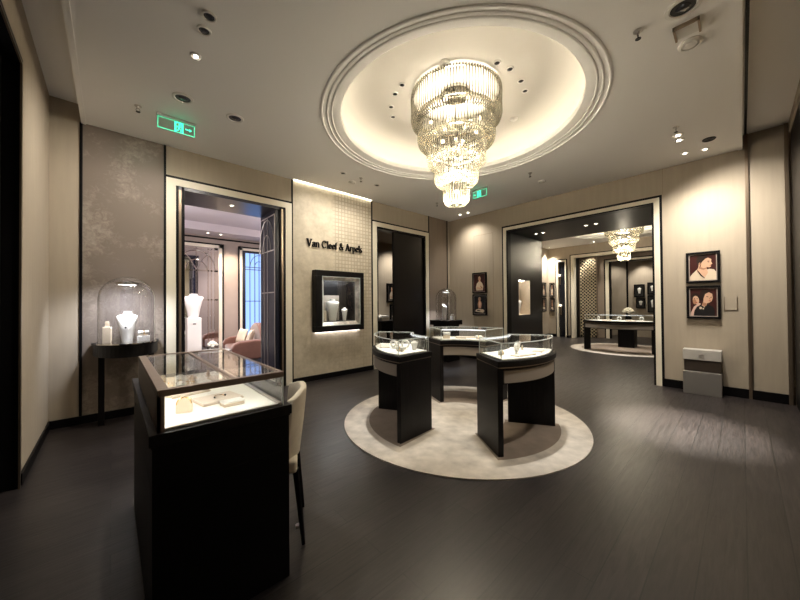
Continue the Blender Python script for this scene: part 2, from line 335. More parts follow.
# ceiling: dropped slab with a round hole and a raised dome above it
def ceiling_with_hole(name, x0, x1, y0, y1, c, r, z0, z1, n=96):
    mb = MB(); circ = []; rect = []
    for i in range(n):
        a = 2 * PI * i / n; dx, dy = cos(a), sin(a); circ.append((c[0] + r * dx, c[1] + r * dy))
        ts = []
        if dx > 1e-9: ts.append((x1 - c[0]) / dx)
        if dx < -1e-9: ts.append((x0 - c[0]) / dx)
        if dy > 1e-9: ts.append((y1 - c[1]) / dy)
        if dy < -1e-9: ts.append((y0 - c[1]) / dy)
        t = min(ts); rect.append([c[0] + dx * t, c[1] + dy * t])
    for cx, cy in ((x0, y0), (x1, y0), (x1, y1), (x0, y1)):
        k = min(range(n), key=lambda i: (rect[i][0] - cx) ** 2 + (rect[i][1] - cy) ** 2); rect[k] = [cx, cy]
    vs = [(*p, z0) for p in circ] + [(*p, z0) for p in rect] + [(*p, z1) for p in circ] + [(*p, z1) for p in rect]
    fs = []
    for i in range(n):
        j = (i + 1) % n
        fs += [(i, j, n + j, n + i), (2 * n + i, 3 * n + i, 3 * n + j, 2 * n + j), (i, 2 * n + i, 2 * n + j, j), (n + i, n + j, 3 * n + j, 3 * n + i)]
    mb.add(vs, fs); return struct(mb.build(name, M['ceiling']))
def dome(c, idx):
    cx, cy = c
    ceiling_rings = MB().lathe([(1.76, 3.87), (1.76, 3.846), (1.745, 3.840), (1.735, 3.842), (1.73, 3.856), (1.69, 3.864), (1.685, 3.856), (1.672, 3.854), (1.668, 3.868), (1.635, 3.874), (1.63, 3.866), (1.617, 3.864), (1.612, 3.878), (1.53, 3.886), (1.512, 3.894), (1.512, 3.955), (1.53, 3.965), (1.59, 3.965), (1.62, 3.90)], 96, (cx, cy, 0), closed=True)
    struct(ceiling_rings.build('trim_%d' % idx, M['ceiling'], smooth=True))
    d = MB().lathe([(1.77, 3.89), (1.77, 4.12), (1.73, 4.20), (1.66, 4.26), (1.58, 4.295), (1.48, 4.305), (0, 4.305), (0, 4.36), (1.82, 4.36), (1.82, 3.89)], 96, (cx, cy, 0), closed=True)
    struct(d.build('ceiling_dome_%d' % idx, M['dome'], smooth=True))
    l = MB().lathe([(1.60, 3.97), (1.66, 3.97), (1.66, 3.982), (1.60, 3.982)], 96, (cx, cy, 0), closed=True)
    return l
DC = (3.405, 2.585); DC2 = (11.85, 2.5)
ceiling_with_hole('ceiling', -.285, XW, -.03, YW, DC, 1.75, CEIL, CEIL + .05)
l = dome(DC, 14); tag(l.build('cove_light', M['cove']), 'warm cove light strip hidden behind the rim of the near ceiling dome', 'cove light')
bx('ceiling_upper', M['ceiling'], (-.75, -.285, -1.2, YW + .2, UP, UP + .1), (-.285, XW + .3, -.7, -.03, UP - .02, UP + .1), (-.285, XW + .3, -1.2, -.7, UP, UP + .1))
bx('trim_15', M['ceiling'], (-.285, -.24, -.03, YW, CEIL - .012, CEIL + .25), (-.24, XW, -.03, .015, CEIL - .012, CEIL + .25))
bx('trim_16', M['black'], (-.285, XW, -.075, -.05, UP - .03, UP + .0))

# ---- salon beyond the first doorway
bx('wall_salon', M['pink'], (-.6, 1.15, 10, 10.15, 0, 3.6), (2.36, 2.74, 10, 10.15, 0, 3.6), (1.15, 2.36, 10, 10.15, 3.2, 3.6), (2.74, 3.95, 10, 10.15, 3.2, 3.6), (3.95, 4.45, 10, 10.15, 0, 3.6), (2.74, 3.95, 10, 10.15, 0, .3),
   (4.25, 4.4, 6.3, 10, 0, 3.6), (-.75, -.6, 6.2, 10.1, 0, 3.6), (-.7, .70, YW + .25, 6.3, 0, 3.9), (2.38, 4.4, YW + .3, 6.3, 0, 3.9), (.7, 2.38, YW + .2, 6.52, 3.30, 3.9))
bx('ceiling_salon', M['salonceil'], (-.7, 4.4, 6.2, 10.1, 3.62, 3.75), (-.7, 4.4, 9.35, 10.1, 3.42, 3.62), (-.6, .1, 6.3, 9.35, 3.42, 3.62))
bx('trim_17', M['black'], (-.6, 4.3, 9.975, 10, 3.33, 3.37), (1.20, 2.36, 9.96, 10, 3.17, 3.21), (2.32, 2.36, 9.96, 10, 0, 3.21), (2.74, 2.78, 9.96, 10, 0, 3.21), (2.74, 3.95, 9.96, 10, 3.17, 3.21), (3.91, 3.95, 9.96, 10, 0, 3.21))
bx('trim_18', M['cream_trim'], (1.20, 2.32, 9.965, 10, 3.09, 3.17), (2.24, 2.32, 9.965, 10, 0, 3.17), (2.78, 2.85, 9.965, 10, 0, 3.17), (2.78, 3.91, 9.965, 10, 3.10, 3.17), (3.84, 3.91, 9.965, 10, 0, 3.17))
# window 1
w = struct(MB().box(2.85, 2.94, 9.97, 10.08, .3, 3.10).box(3.75, 3.84, 9.97, 10.08, .3, 3.10).box(2.94, 3.75, 9.97, 10.08, 3.04, 3.10).box(2.94, 3.75, 9.97, 10.08, .3, .38).build('window_1', M['navy']))
MB().box(2.94, 3.75, 10.05, 10.06, .38, 3.04).build('window_pane', M['sky'], w)
g = MB()
for x in (3.08, 3.22, 3.345, 3.47, 3.61): g.box(x - .009, x + .009, 10.02, 10.04, .38, 3.04)
for z in (1.60, 2.55, 2.62): g.box(2.94, 3.75, 10.02, 10.04, z - .01, z + .01)
for rr in (.13, .26): g.tube([(3.345 + rr * cos(a), 10.03, 2.62 + rr * 1.45 * sin(a)) for a in [PI * i / 14 for i in range(15)]], .009, 6)
g.build('window_grille', plain('window_iron', (.05, .06, .10), .4), w)
# mirrored door 1 of the salon with an art deco grille
d1 = struct(MB().box(1.15, 2.24, 10.0, 10.03, .02, 3.09).build('door_1', M['mirror']))
g = MB()
for x0, x1 in ((1.17, 1.23), (2.13, 2.22)): g.box(x0, x1, 9.985, 10, .02, 3.09)
g.box(1.17, 2.22, 9.985, 10, 3.03, 3.09).box(1.17, 2.22, 9.985, 10, 2.42, 2.46).box(1.17, 2.22, 9.985, 10, 1.62, 1.65)
for x in (1.70, 1.98, 2.06): g.box(x - .015, x + .015, 9.985, 10, .02, 3.05)
for rr in (.24, .46):
    g.tube([(1.70 + rr * cos(a), 9.99, 2.46 + rr * 1.15 * sin(a)) for a in [PI * i / 14 for i in range(15)]], .014, 6)
g.tube([(1.70, 9.99, 2.46), (1.55, 9.99, 2.75), (1.36, 9.99, 2.98)], .012, 6); g.tube([(1.70, 9.99, 2.46), (1.85, 9.99, 2.75), (2.04, 9.99, 2.98)], .012, 6)
g.build('door_grille', M['chrome'], d1)

# ---- alcove beyond the second doorway
bx('wall_alcove', M['tan'], (4.4, 9.1, 8.0, 8.15, 0, 3.6), (9.0, 9.15, 5.9, 8.1, 0, 3.6), (6.2, 9.1, 5.92, 6.0, 0, 3.6))
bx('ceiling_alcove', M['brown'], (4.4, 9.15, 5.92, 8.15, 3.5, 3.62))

# ---- second room behind the portal
bx('wall_room_left', M['tan'], (PX, 14.45, 5.82, 6.0, 0, CEIL + .1), (PX - .0, PX + .15, 4.2, 5.9, 0, CEIL + .1), (PX, PX + .15, -1, .8, 0, CEIL + .1), (PX, PX + .15, .8, 4.2, 3.5, CEIL + .1))
bx('wall_room_back', M['tan'], (14.3, 14.45, 5.51, 5.9, 0, CEIL + .1), (14.3, 14.45, 4.92, 5.03, 0, CEIL + .1), (14.3, 14.45, 5.03, 5.51, 3.34, CEIL + .1), (14.3, 14.45, .18, 4.92, 3.49, CEIL + .1), (14.3, 14.45, -1, .18, 0, CEIL + .1))
bx('wall_room_side', M['tan'], (PX, 14.45, -1.15, -1, 0, CEIL + .1))
ceiling_with_hole('ceiling_room', PX, 14.3, -1, 5.82, DC2, 1.75, CEIL, CEIL + .05)
l = dome(DC2, 19); tag(l.build('cove_light', M['cove']), 'warm cove light strip in the ceiling dome of the far room beyond the portal', 'cove light')
bx('trim_20', M['black'], (14.27, 14.31, 4.88, 4.915, 0, 3.49), (14.27, 14.31, .185, .22, 0, 3.49), (14.27, 14.31, .22, 4.88, 3.455, 3.49), (14.27, 14.31, 5.47, 5.505, 0, 3.34), (14.27, 14.31, 5.03, 5.07, 0, 3.34), (14.27, 14.31, 5.07, 5.47, 3.305, 3.34), (14.1, 14.3, 4.92, 5.03, 0, .1), (14.27, 14.3, 5.51, 5.82, 0, .12), (PX + .15, 14.3, 5.79, 5.82, 0, .12))
bx('trim_21', M['cream_trim'], (14.265, 14.5, 4.76, 4.88, 0, 3.455), (14.265, 14.5, .22, .34, 0, 3.455), (14.265, 14.5, .34, 4.76, 3.35, 3.455), (14.265, 14.4, 5.41, 5.47, 0, 3.305), (14.265, 14.4, 5.07, 5.12, 0, 3.305), (14.265, 14.4, 5.12, 5.41, 3.23, 3.305))
bx('door_5', plain('dark_blue_black', (.010, .011, .017), .15), (14.42, 14.46, 5.0, 5.5, .0, 3.34))
# hall beyond
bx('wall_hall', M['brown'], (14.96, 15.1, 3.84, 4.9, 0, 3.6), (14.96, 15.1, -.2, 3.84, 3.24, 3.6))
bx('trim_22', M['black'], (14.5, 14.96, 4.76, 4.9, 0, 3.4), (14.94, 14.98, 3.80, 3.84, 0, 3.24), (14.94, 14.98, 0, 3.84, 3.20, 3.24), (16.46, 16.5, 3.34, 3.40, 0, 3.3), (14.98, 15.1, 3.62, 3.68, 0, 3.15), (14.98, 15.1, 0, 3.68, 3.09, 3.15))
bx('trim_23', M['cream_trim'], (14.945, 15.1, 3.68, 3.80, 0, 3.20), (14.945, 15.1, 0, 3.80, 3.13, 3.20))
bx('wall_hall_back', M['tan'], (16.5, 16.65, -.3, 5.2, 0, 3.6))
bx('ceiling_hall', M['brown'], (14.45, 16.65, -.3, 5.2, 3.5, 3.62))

# ------------------------------------------------------------------ chandeliers
def chandelier(c, label, detailed):
    t = thing('chandelier', label, 'chandelier', (c[0], c[1], 2.79))
    tiers = [(.59, 4.27, 3.86, .42), (.505, 4.00, 3.585, .35), (.385, 3.72, 3.31, .25), (.285, 3.46, 3.055, .17), (.172, 3.22, 2.80, .09)]
    rods = []; pitch = .036
    ring = MB(); bulbs = []
    for r, zt, zb, rin in tiers:
        ring.lathe([(r - .03, zt - .02), (r - .012, zt - .02), (r - .012, zt), (r - .03, zt)], 48, (0, 0, -2.79), closed=True)
        n = int(2 * PI * r / pitch)
        for i in range(n):
            a = 2 * PI * i / n
            prof = [(r - .005, zt), (r, zt - .05), (r, zb + .09), (r - .012, zb + .045), (r - .045, zb + .012), (r - .10 if r > .2 else r - .08, zb)]
            rods.append((a, r, zt, [((q) * cos(a), (q) * sin(a), z - 2.79) for q, z in prof]))
    view = math.atan2(-c[1], -c[0])
    def face(rd): return cos(rd[0] - view)
    if detailed:
        first = []; rest = MB()
        byt = {}
        for rd in rods: byt.setdefault(rd[1], []).append(rd)
        for r, L in byt.items():
            L.sort(key=lambda q: -face(q))
            for i, rd in enumerate(L):
                if i < 20: MB().tube(rd[3], .0095, 6).build('glass_rod', M['rod'], t, smooth=True)
                else: rest.tube(rd[3], .0095, 6)
        o = rest.build('glass_rod', M['rod'], t, smooth=True); o['kind'] = 'stuff'
    else:
        byt = {}
        for rd in rods: byt.setdefault(rd[1], MB()).tube(rd[3], .011, 5)
        for r, mb in byt.items(): mb.build('glass_tier', M['rod'], t, smooth=True)
    ring.build('tier_frame', M['chrome'], t, smooth=True)
    MB().lathe([(.012, 3.0 - 2.79), (.012, 4.26 - 2.79), (.20, 4.27 - 2.79), (.20, 4.305 - 2.79)], 24).build('stem', M['chrome'], t, smooth=True)
    for z, k, rr in ((4.02, 8, .36), (3.78, 6, .28), (3.50, 5, .19), (3.24, 4, .11), (2.98, 1, 0)):
        for i in range(k):
            a = 2 * PI * i / k + .3
            MB().ball((rr * cos(a), rr * sin(a), z - 2.79), .026, n=10, m=6).build('bulb', M['bulb'], t, smooth=True)
    for z, w, sz in ((3.72, 14, .15), (3.45, 36, .10), (3.18, 34, .07), (2.95, 22, .04)):
        L = bpy.data.lights.new('chandelier_glow', 'POINT'); L.energy = w * KC; L.shadow_soft_size = sz; L.color = (1, .88, .68)
        o = bpy.data.objects.new('chandelier_glow', L); o.location = (c[0], c[1], z); COL.objects.link(o)
    return t
KC = 1.15
chandelier((3.385, 2.56), 'large five tiered crystal rod chandelier hanging from the near round dome over the round counters', True)
chandelier(DC2, 'smaller looking five tiered crystal chandelier in the far room seen through the wide portal', False)

# ------------------------------------------------------------------ ceiling fittings
def spot(loc, tgt, watts, size=70, blend=.6, col=(1, .92, .80), rad=.03):
    L = bpy.data.lights.new('spot_lamp', 'SPOT'); L.energy = watts; L.spot_size = R(size); L.spot_blend = blend; L.color = col; L.shadow_soft_size = rad
    o = bpy.data.objects.new('spot_lamp', L); COL.objects.link(o); o.location = loc
    d = Vector(tgt) - Vector(loc); o.rotation_euler = d.to_track_quat('-Z', 'Y').to_euler()
    return o
def downlight(x, y, z, r, lit, label, group=None, black=False):
    t = thing('ceiling_spotlight', label, 'ceiling light', (x, y, z), 0, group)
    MB().lathe([(r, 0), (r, -.008), (r * .93, -.013), (r * .74, -.012), (r * .70, -.004), (r * .70, 0)], 24, closed=True).build('trim_ring', M['black'] if black else M['wfix'], t, smooth=True)
    MB().lathe([(0, -.001), (r * .71, -.001), (r * .71, -.004), (r * .44, -.006), (0, -.006)], 24).build('reflector', M['dark'] if not lit else M['chrome'], t, smooth=True)
    MB().lathe([(0, -.007), (r * .42, -.007), (r * .36, -.011), (0, -.013)], 16).build('lens', M['lens'] if lit else M['lensoff'], t, smooth=True)
    return t
def sprinkler(x, y, label, z=CEIL):
    t = thing('ceiling_sprinkler', label, 'sprinkler', (x, y, z))
    MB().lathe([(.035, 0), (.035, -.006), (.012, -.012), (.012, -.03)], 16).build('cap', M['brushed'], t, smooth=True)
    MB().tube([(-.012, 0, -.03), (-.02, 0, -.05), (0, 0, -.07)], .003, 6).tube([(.012, 0, -.03), (.02, 0, -.05), (0, 0, -.07)], .003, 6).lathe([(0, -.072), (.022, -.072), (.022, -.069), (0, -.069)], 12).build('deflector', M['dark'], t, smooth=True)
    return t
C3 = CEIL
for x, y, r, lit, lab in [
    (.584, 2.907, .055, 0, 'small round ceiling spotlight, uppermost of the row of three at the top left'),
    (.582, 3.085, .055, 0, 'small round ceiling spotlight in the middle of the row of three at the top left'),
    (.587, 3.461, .05, 1, 'small glowing ceiling spotlight, lowest of the row of three at the top left'),
    (.598, 4.267, .105, 0, 'large white ringed ceiling spotlight just above the left exit sign'),
    (1.146, 4.294, .10, 0, 'large white ringed ceiling spotlight to the right of the left exit sign'),
    (3.362, .291, .115, 0, 'biggest white ringed ceiling spotlight at the top right edge of the photo'),
    (5.901, .587, .065, 1, 'glowing ceiling spotlight, upper one of a close pair above the portraits'),
    (6.095, .596, .065, 1, 'glowing ceiling spotlight, lower one of a close pair above the portraits'),
    (6.761, .362, .055, 1, 'glowing ceiling spotlight nearest the bronze strip on the right wall'),
    (6.703, .587, .055, 1, 'glowing ceiling spotlight above the portraits, left of the one nearest the bronze strip'),
    (3.067, 4.827, .06, 0, 'dark eyed ceiling spotlight left of the two in front of the lettered cream wall'),
    (3.881, 4.874, .06, 0, 'dark eyed ceiling spotlight right of the two in front of the lettered cream wall'),
    (6.832, 5.053, .055, 1, 'glowing ceiling spotlight, left one of the pair in the far corner below the chandelier tip'),
    (6.839, 4.803, .055, 1, 'glowing ceiling spotlight, right one of the pair in the far corner below the chandelier tip')]:
    downlight(x, y, C3, r, lit, lab)
downlight(6.387, .299, C3, .075, 0, 'black ceiling spotlight with a dark bracket right of the glowing pair', black=True)
for x, y, lab in [(.231, 4.791, 'small ceiling sprinkler left of the left exit sign'), (3.368, .584, 'ceiling sprinkler at the top right beside the large ring spotlight'),
                  (5.61, .577, 'ceiling sprinkler just above the glowing pair of spotlights on the right'), (3.441, 4.798, 'ceiling sprinkler in front of the lettered cream wall'),
                  (5.636, 4.825, 'ceiling sprinkler behind the chandelier tip in the far corner'), (5.604, 2.582, 'ceiling sprinkler right of the far exit sign')]:
    sprinkler(x, y, lab)
def detector(x, y, z, r, name, label, cat):
    t = thing(name, label, cat, (x, y, z))
    MB().lathe([(r, 0), (r, -.012), (r * .8, -.025), (r * .72, -.025), (r * .72, -.01)], 24).build('rim', M['wfix'], t, smooth=True)
    MB().lathe([(0, -.008), (r * .6, -.01), (r * .5, -.026), (0, -.03)], 20).build('head', M['wfix'], t, smooth=True)
detector(3.879, .293, C3, .085, 'smoke_detector', 'white round smoke detector at the top right below the square speaker', 'smoke detector')
detector(3.424, 5.072, C3, .07, 'smoke_detector', 'white round smoke detector in front of the lettered cream wall', 'smoke detector')
detector(6.149, 2.599, C3, .07, 'smoke_detector', 'white round smoke detector between the chandelier and the wide portal', 'smoke detector')
t = thing('ceiling_speaker', 'square edged ceiling fitting between the ring spotlight and smoke detector at the top right', 'ceiling fitting', (3.647, .293, C3))
MB().box(-.09, .09, -.085, -.07, -.03, 0).box(-.09, -.075, -.085, .085, -.03, 0).box(-.09, .09, .07, .085, -.03, 0).build('frame', M['bronze'], t)
MB().box(-.075, .09, -.07, .07, -.012, 0).build('panel', M['wfix'], t)
DZ = 4.305
for x, y, lab in [(3.318, 1.905, 'first from the left of the four right hand spotlights inside the ceiling dome'), (3.52, 1.85, 'second from the left of the four right hand spotlights inside the ceiling dome'),
                  (3.815, 1.859, 'third from the left of the four right hand spotlights inside the ceiling dome'), (4.035, 1.913, 'lowest of the four right hand spotlights inside the ceiling dome'),
                  (2.744, 2.919, 'topmost of the left hand spotlights inside the ceiling dome'), (2.793, 3.108, 'second of the left hand spotlights inside the ceiling dome'),
                  (2.936, 3.354, 'third of the left hand spotlights inside the ceiling dome'), (3.116, 3.516, 'lowest of the left hand spotlights inside the ceiling dome')]:
    downlight(x, y, DZ, .045, 0, 'small dark ' + lab.replace('of the', 'of the', 1) if False else lab)
detector(2.866, 2.312, DZ, .06, 'smoke_detector', 'white round detector inside the ceiling dome above the chandelier', 'smoke detector')
detector(4.526, 2.324, DZ, .06, 'smoke_detector', 'white round detector inside the ceiling dome to the right of the chandelier', 'smoke detector')

# exit signs: clear plate with a lit pictogram, local x along the plate, facing -y
def exit_sign(loc, rz, w, h, flip, label):
    t = thing('exit_sign', label, 'exit sign', loc, rz)
    MB().box(-w / 2 - .01, w / 2 + .01, -.02, .02, -.03, 0).build('housing', M['brushed'], t, bevel=.004)
    MB().box(-w / 2, w / 2, -.004, .004, -.03 - h, -.03).build('plate', M['acrylic'], t)
    g = MB(); y0, y1 = -.0075, -.0045; s = -1 if flip else 1
    z0, z1 = -.03 - h + .008, -.04
    for a, b, c, d in ((-w / 2 + .004, w / 2 - .004, z0, z0 + .006), (-w / 2 + .004, w / 2 - .004, z1 - .003, z1), (-w / 2 + .004, -w / 2 + .009, z0, z1), (w / 2 - .009, w / 2 - .004, z0, z1)):
        g.box(a, b, y0, y1, c, d)
    g.build('border', M['green'], t)
    dw = h * .62; cx = s * w * .06
    dd = MB()  # door: a bright panel with the running figure left open
    dd.box(cx - dw / 2, cx - dw / 2 + .022, y0, y1, z0, z1).box(cx + dw / 2 - .022, cx + dw / 2, y0, y1, z0, z1).box(cx - dw / 2, cx + dw / 2, y0, y1, z1 - .02, z1)
    ds = dd.build('door_symbol', M['green'], t)
    m = MB(); hh = (z1 - z0) * .86
    def P(u, v): return (cx + s * (u - .5) * hh * .8, (y0 + y1) / 2, z0 + v * hh)
    m.ball(P(.60, .88), .014, .002, .014, 10, 6)
    for pts, r in ((((.56, .76), (.47, .45)), .011), (((.56, .74), (.76, .66), (.84, .78)), .006), (((.56, .74), (.36, .70), (.26, .54)), .006), (((.47, .45), (.70, .34), (.64, .06)), .008), (((.47, .45), (.36, .22), (.10, .18)), .008)):
        m.tube([P(*p) for p in pts], r, 5)
    m.build('running_figure', M['green'], ds)
    ax = s * w * .33; zc = (z0 + z1) / 2; a = h * .2
    ar = MB(); ar.box(ax - a * 1.25, ax + a * .3, y0, y1, zc - a * .22, zc + a * .22)
    pts = [(ax + s * a * .1, zc + a * .75), (ax + s * a * 1.1, zc), (ax + s * a * .1, zc - a * .75)]
    ar.prism_xz(pts, y0, y1); ar.build('arrow', M['green'], t)
    return t
exit_sign((.605, 4.79, CEIL), 0, .39, .155, False, 'green lit exit sign with an arrow pointing right, hung above the left doorway')
exit_sign((5.588, 3.626, CEIL), R(-90), .33, .155, True, 'small green lit exit sign with an arrow pointing left, beside the chandelier tip')

# ------------------------------------------------------------------ wall lettering
def arc(cx, cy, rx, ry, a0, a1, n=18): return [(cx + rx * cos(R(a0 + (a1 - a0) * i / n)), cy + ry * sin(R(a0 + (a1 - a0) * i / n))) for i in range(n + 1)]
G = {
 'V': (.84, [([(.12, 1), (.44, 0)], .16), ([(.44, 0), (.74, 1)], .06), ([(-.02, .975), (.27, .975)], .05), ([(.60, .975), (.88, .975)], .05)]),
 'a': (.58, [(arc(.27, .46, .17, .18, 165, 0), .07), ([(.43, .48), (.43, .06)], .13), (arc(.27, .19, .17, .15, 60, 320), .085), ([(.43, .04), (.56, .06)], .06)]),
 'n': (.70, [([(.15, .64), (.15, 0)], .14), ([(.02, .62), (.18, .62)], .05), (arc(.35, .44, .18, .20, 150, 0), .08), ([(.53, .46), (.53, 0)], .14), ([(.03, .025), (.28, .025)], .05), ([(.41, .025), (.66, .025)], .05)]),
 'C': (.88, [(arc(.46, .5, .36, .46, 40, 180), .10), (arc(.46, .5, .36, .46, 180, 320), .12), ([(.75, .97), (.76, .68)], .05)]),
 'l': (.32, [([(.16, 1), (.16, 0)], .14), ([(.03, .97), (.16, .97)], .05), ([(.03, .025), (.29, .025)], .05)]),
 'e': (.58, [(arc(.29, .32, .20, .29, 0, 320), .10), ([(.10, .36), (.49, .36)], .055)]),
 'f': (.40, [([(.17, .82), (.17, 0)], .14), (arc(.31, .80, .14, .16, 180, 40), .09), ([(.02, .62), (.36, .62)], .055), ([(.04, .025), (.32, .025)], .05)]),
 '&': (.86, [(arc(.36, .76, .15, .19, -60, 250), .075), ([(.29, .60), (.74, .04)], .11), (arc(.33, .25, .24, .22, 110, 330), .09), ([(.52, .12), (.74, .46)], .06), ([(.62, .47), (.84, .47)], .05)]),
 'A': (.86, [([(.10, 0), (.40, 1)], .06), ([(.40, 1), (.72, 0)], .16), ([(.2, .34), (.6, .34)], .055), ([(-.02, .025), (.22, .025)], .05), ([(.56, .025), (.87, .025)], .05)]),
 'r': (.48, [([(.15, .64), (.15, 0)], .14), ([(.02, .62), (.18, .62)], .05), (arc(.33, .44, .16, .18, 150, 60), .10), ([(.03, .025), (.29, .025)], .05)]),
 'p': (.66, [([(.15, .64), (.15, -.28)], .14), ([(.02, .62), (.18, .62)], .05), (arc(.33, .32, .22, .28, 150, -150), .10), ([(.03, -.26), (.29, -.26)], .05)]),
 's': (.46, [(arc(.23, .48, .14, .14, 40, 230), .075), ([(.12, .38), (.34, .25)], .12), (arc(.23, .15, .14, .14, 60, -140), .075)]),
}
def ribbon(mb, pts, w, y0, y1):
    L = []; Rr = []
    for i, p in enumerate(pts):
        a = Vector(pts[max(0, i - 1)]); b = Vector(pts[min(len(pts) - 1, i + 1)]); d = (b - a).normalized(); n = Vector((-d.y, d.x)) * w / 2
        L.append((p[0] + n.x, p[1] + n.y)); Rr.append((p[0] - n.x, p[1] - n.y))
    k = len(pts); vs = []
    for q in range(k):
        for (x, z) in (L[q], Rr[q]): vs += [(x, y0, z), (x, y1, z)]
    fs = []
    for q in range(k - 1):
        a = q * 4; b = a + 4
        fs += [(a, b, b + 2, a + 2), (a + 1, a + 3, b + 3, b + 1), (a, a + 1, b + 1, b), (a + 2, b + 2, b + 3, a + 3)]
    fs += [(0, 2, 3, 1), ((k - 1) * 4, (k - 1) * 4 + 1, (k - 1) * 4 + 3, (k - 1) * 4 + 2)]
    mb.add(vs, fs)
text = 'Van Cleef & Arpels'; adv = [G[c][0] if c != ' ' else .34 for c in text]
H = .150; sx = 1.31 / (sum(adv) * H)
sgn = thing('wall_sign', 'raised dark serif shop name lettering on the cream wall above the lit vitrine', 'sign', (2.79, YW, 2.625))
x = 0
for c, a in zip(text, adv):
    if c != ' ':
        mb = MB()
        for pts, w in G[c][1]: ribbon(mb, [((x + p[0]) * H * sx, p[1] * H) for p in pts], w * H * .86, -.035, -.0)
        mb.build('letter', M['black'], sgn)
    x += a

# ------------------------------------------------------------------ display things
def bust_mesh(mb, h=.26, w=.17):
    # slim necklace bust narrowing to the foot, with a short neck
    k = h / .26; q = w / .17
    mb.loft([(0, 0, 0, .045 * q, .030 * k), (0, 0, .012 * k, .046 * q, .03 * k), (0, -.006 * k, .10 * k, .060 * q, .034 * k), (0, -.010 * k, .18 * k, .077 * q, .038 * k), (0, -.006 * k, .212 * k, .085 * q, .036 * k),
             (0, .0, .224 * k, .082 * q, .032 * k), (0, .006 * k, .232 * k, .062 * q, .028 * k), (0, .010 * k, .238 * k, .040 * q, .025 * k), (0, .012 * k, .25 * k, .033 * q, .023 * k), (0, .012 * k, .258 * k, .036 * q, .024 * k), (0, .012 * k, .26 * k, .032 * q, .02 * k)], 24)
    return mb
def bust(loc, rz, h, w, label):
    o = bust_mesh(MB(), h, w).build('necklace_bust', M['white'], smooth=True); o.location = loc; o.rotation_euler = (0, 0, rz)
    return tag(o, label, 'necklace bust')
def necklace(loc, rz, h, w, label, mat='gold'):
    k = h / .26; q = w / .17
    t = thing('necklace', label, 'necklace', loc, rz)
    pts = []
    for i in range(17):
        a = PI * i / 16; pts.append((.058 * q * cos(a), -.041 * k - .008 * k * sin(a), .205 * k - .075 * k * sin(a)))
    MB().tube(pts, .0022, 6).build('chain', M[mat], t, smooth=True)
    MB().ball((0, -.055 * k, .125 * k), .010, .004, .013, 10, 6).build('pendant', M['black'], t, smooth=True)
    return t
def simple(name, mb, mat, label, cat, loc, rz=0, smooth=False, bevel=0, group=None):
    o = mb.build(name, mat, smooth=smooth, bevel=bevel); o.location = loc; o.rotation_euler = (0, 0, rz); return tag(o, label, cat, group)
def roll(loc, rz, label, L=.09, r=.028):
    t = thing('bracelet_roll', label, 'bracelet display', loc, rz)
    prof = [(0, -L / 2), (r * .85, -L / 2), (r, -L / 2 + .006), (r, L / 2 - .006), (r * .85, L / 2), (0, L / 2)]
    mb = MB(); mb.M = Matrix.Translation((0, 0, r + .012)) @ Matrix.Rotation(R(90), 4, 'Y'); mb.lathe(prof, 20); mb.build('bolster', M['white'], t, smooth=True)
    MB().box(-L / 2 + .01, L / 2 - .01, -.02, .02, 0, .02).build('base', M['cream'], t, bevel=.003)
    mb = MB(); mb.M = Matrix.Translation((0, 0, r + .012)) @ Matrix.Rotation(R(90), 4, 'Y'); mb.lathe([(r + .0005, -.006), (r + .004, -.006), (r + .004, .006), (r + .0005, .006)], 20, closed=True); mb.build('bracelet', M['gold'], t, smooth=True)
    return t
def tray(loc, rz, w, d, label, items=True, h=.014):
    t = thing('jewellery_tray', label, 'tray', loc, rz)
    MB().box(-w / 2, w / 2, -d / 2, d / 2, 0, h).build('pad', M['pad'], t, bevel=.004)
    MB().box(-w / 2 - .004, w / 2 + .004, -d / 2 - .004, d / 2 + .004, 0, h * .45).build('rim', M['cream'], t, bevel=.002)
    return t
def ringcone(loc, label, h=.05):
    t = thing('ring_cone', label, 'ring display', loc)
    MB().lathe([(.02, 0), (.02, .004), (.014, .007), (.006, h * .92), (0, h)], 16).build('cone', M['cream'], t, smooth=True)
    MB().lathe([(.0105, h * .42), (.013, h * .42), (.0125, h * .5), (.0105, h * .5)], 16, closed=True).build('ring', M['gold'], t, smooth=True)
    return t
def curl(loc, rz, label, r=.035):
    # open c-shaped bangle stand on a foot
    t = thing('bangle_stand', label, 'bangle display', loc, rz)
    MB().tube([(r * cos(a), 0, r + .02 + r * sin(a)) for a in [R(-70 + 320 * i / 18) for i in range(19)]], [.012 + .004 * sin(PI * i / 18) for i in range(19)], 10).build('arm', M['white'], t, smooth=True)
    MB().lathe([(.03, 0), (.03, .006), (.012, .012), (.012, .03), (0, .03)], 16).build('foot', M['white'], t, smooth=True)
    return t
def earstand(loc, rz, label, h=.07):
    t = thing('earring_stand', label, 'earring display', loc, rz)
    MB().prism_xz([(-.022, 0), (.022, 0), (.018, h), (-.018, h)], -.004, .004).box(-.024, .024, -.016, .016, 0, .006).build('card', M['cream'], t, bevel=.002)
    m = MB()
    for s in (-1, 1): m.ball((s * .009, -.007, h * .72), .004, n=8, m=6).ball((s * .009, -.007, h * .58), .003, n=8, m=6)
    m.build('earrings', M['gold'], t, smooth=True); return t
def giftbox(loc, rz, w, d, h, label):
    t = thing('jewellery_box', label, 'box', loc, rz)
    MB().box(-w / 2, w / 2, -d / 2, d / 2, 0, h * .6).build('body', M['cream'], t, bevel=.003)
    MB().box(-w / 2 - .002, w / 2 + .002, -d / 2 - .002, d / 2 + .002, h * .62, h).build('lid', M['white'], t, bevel=.004); return t

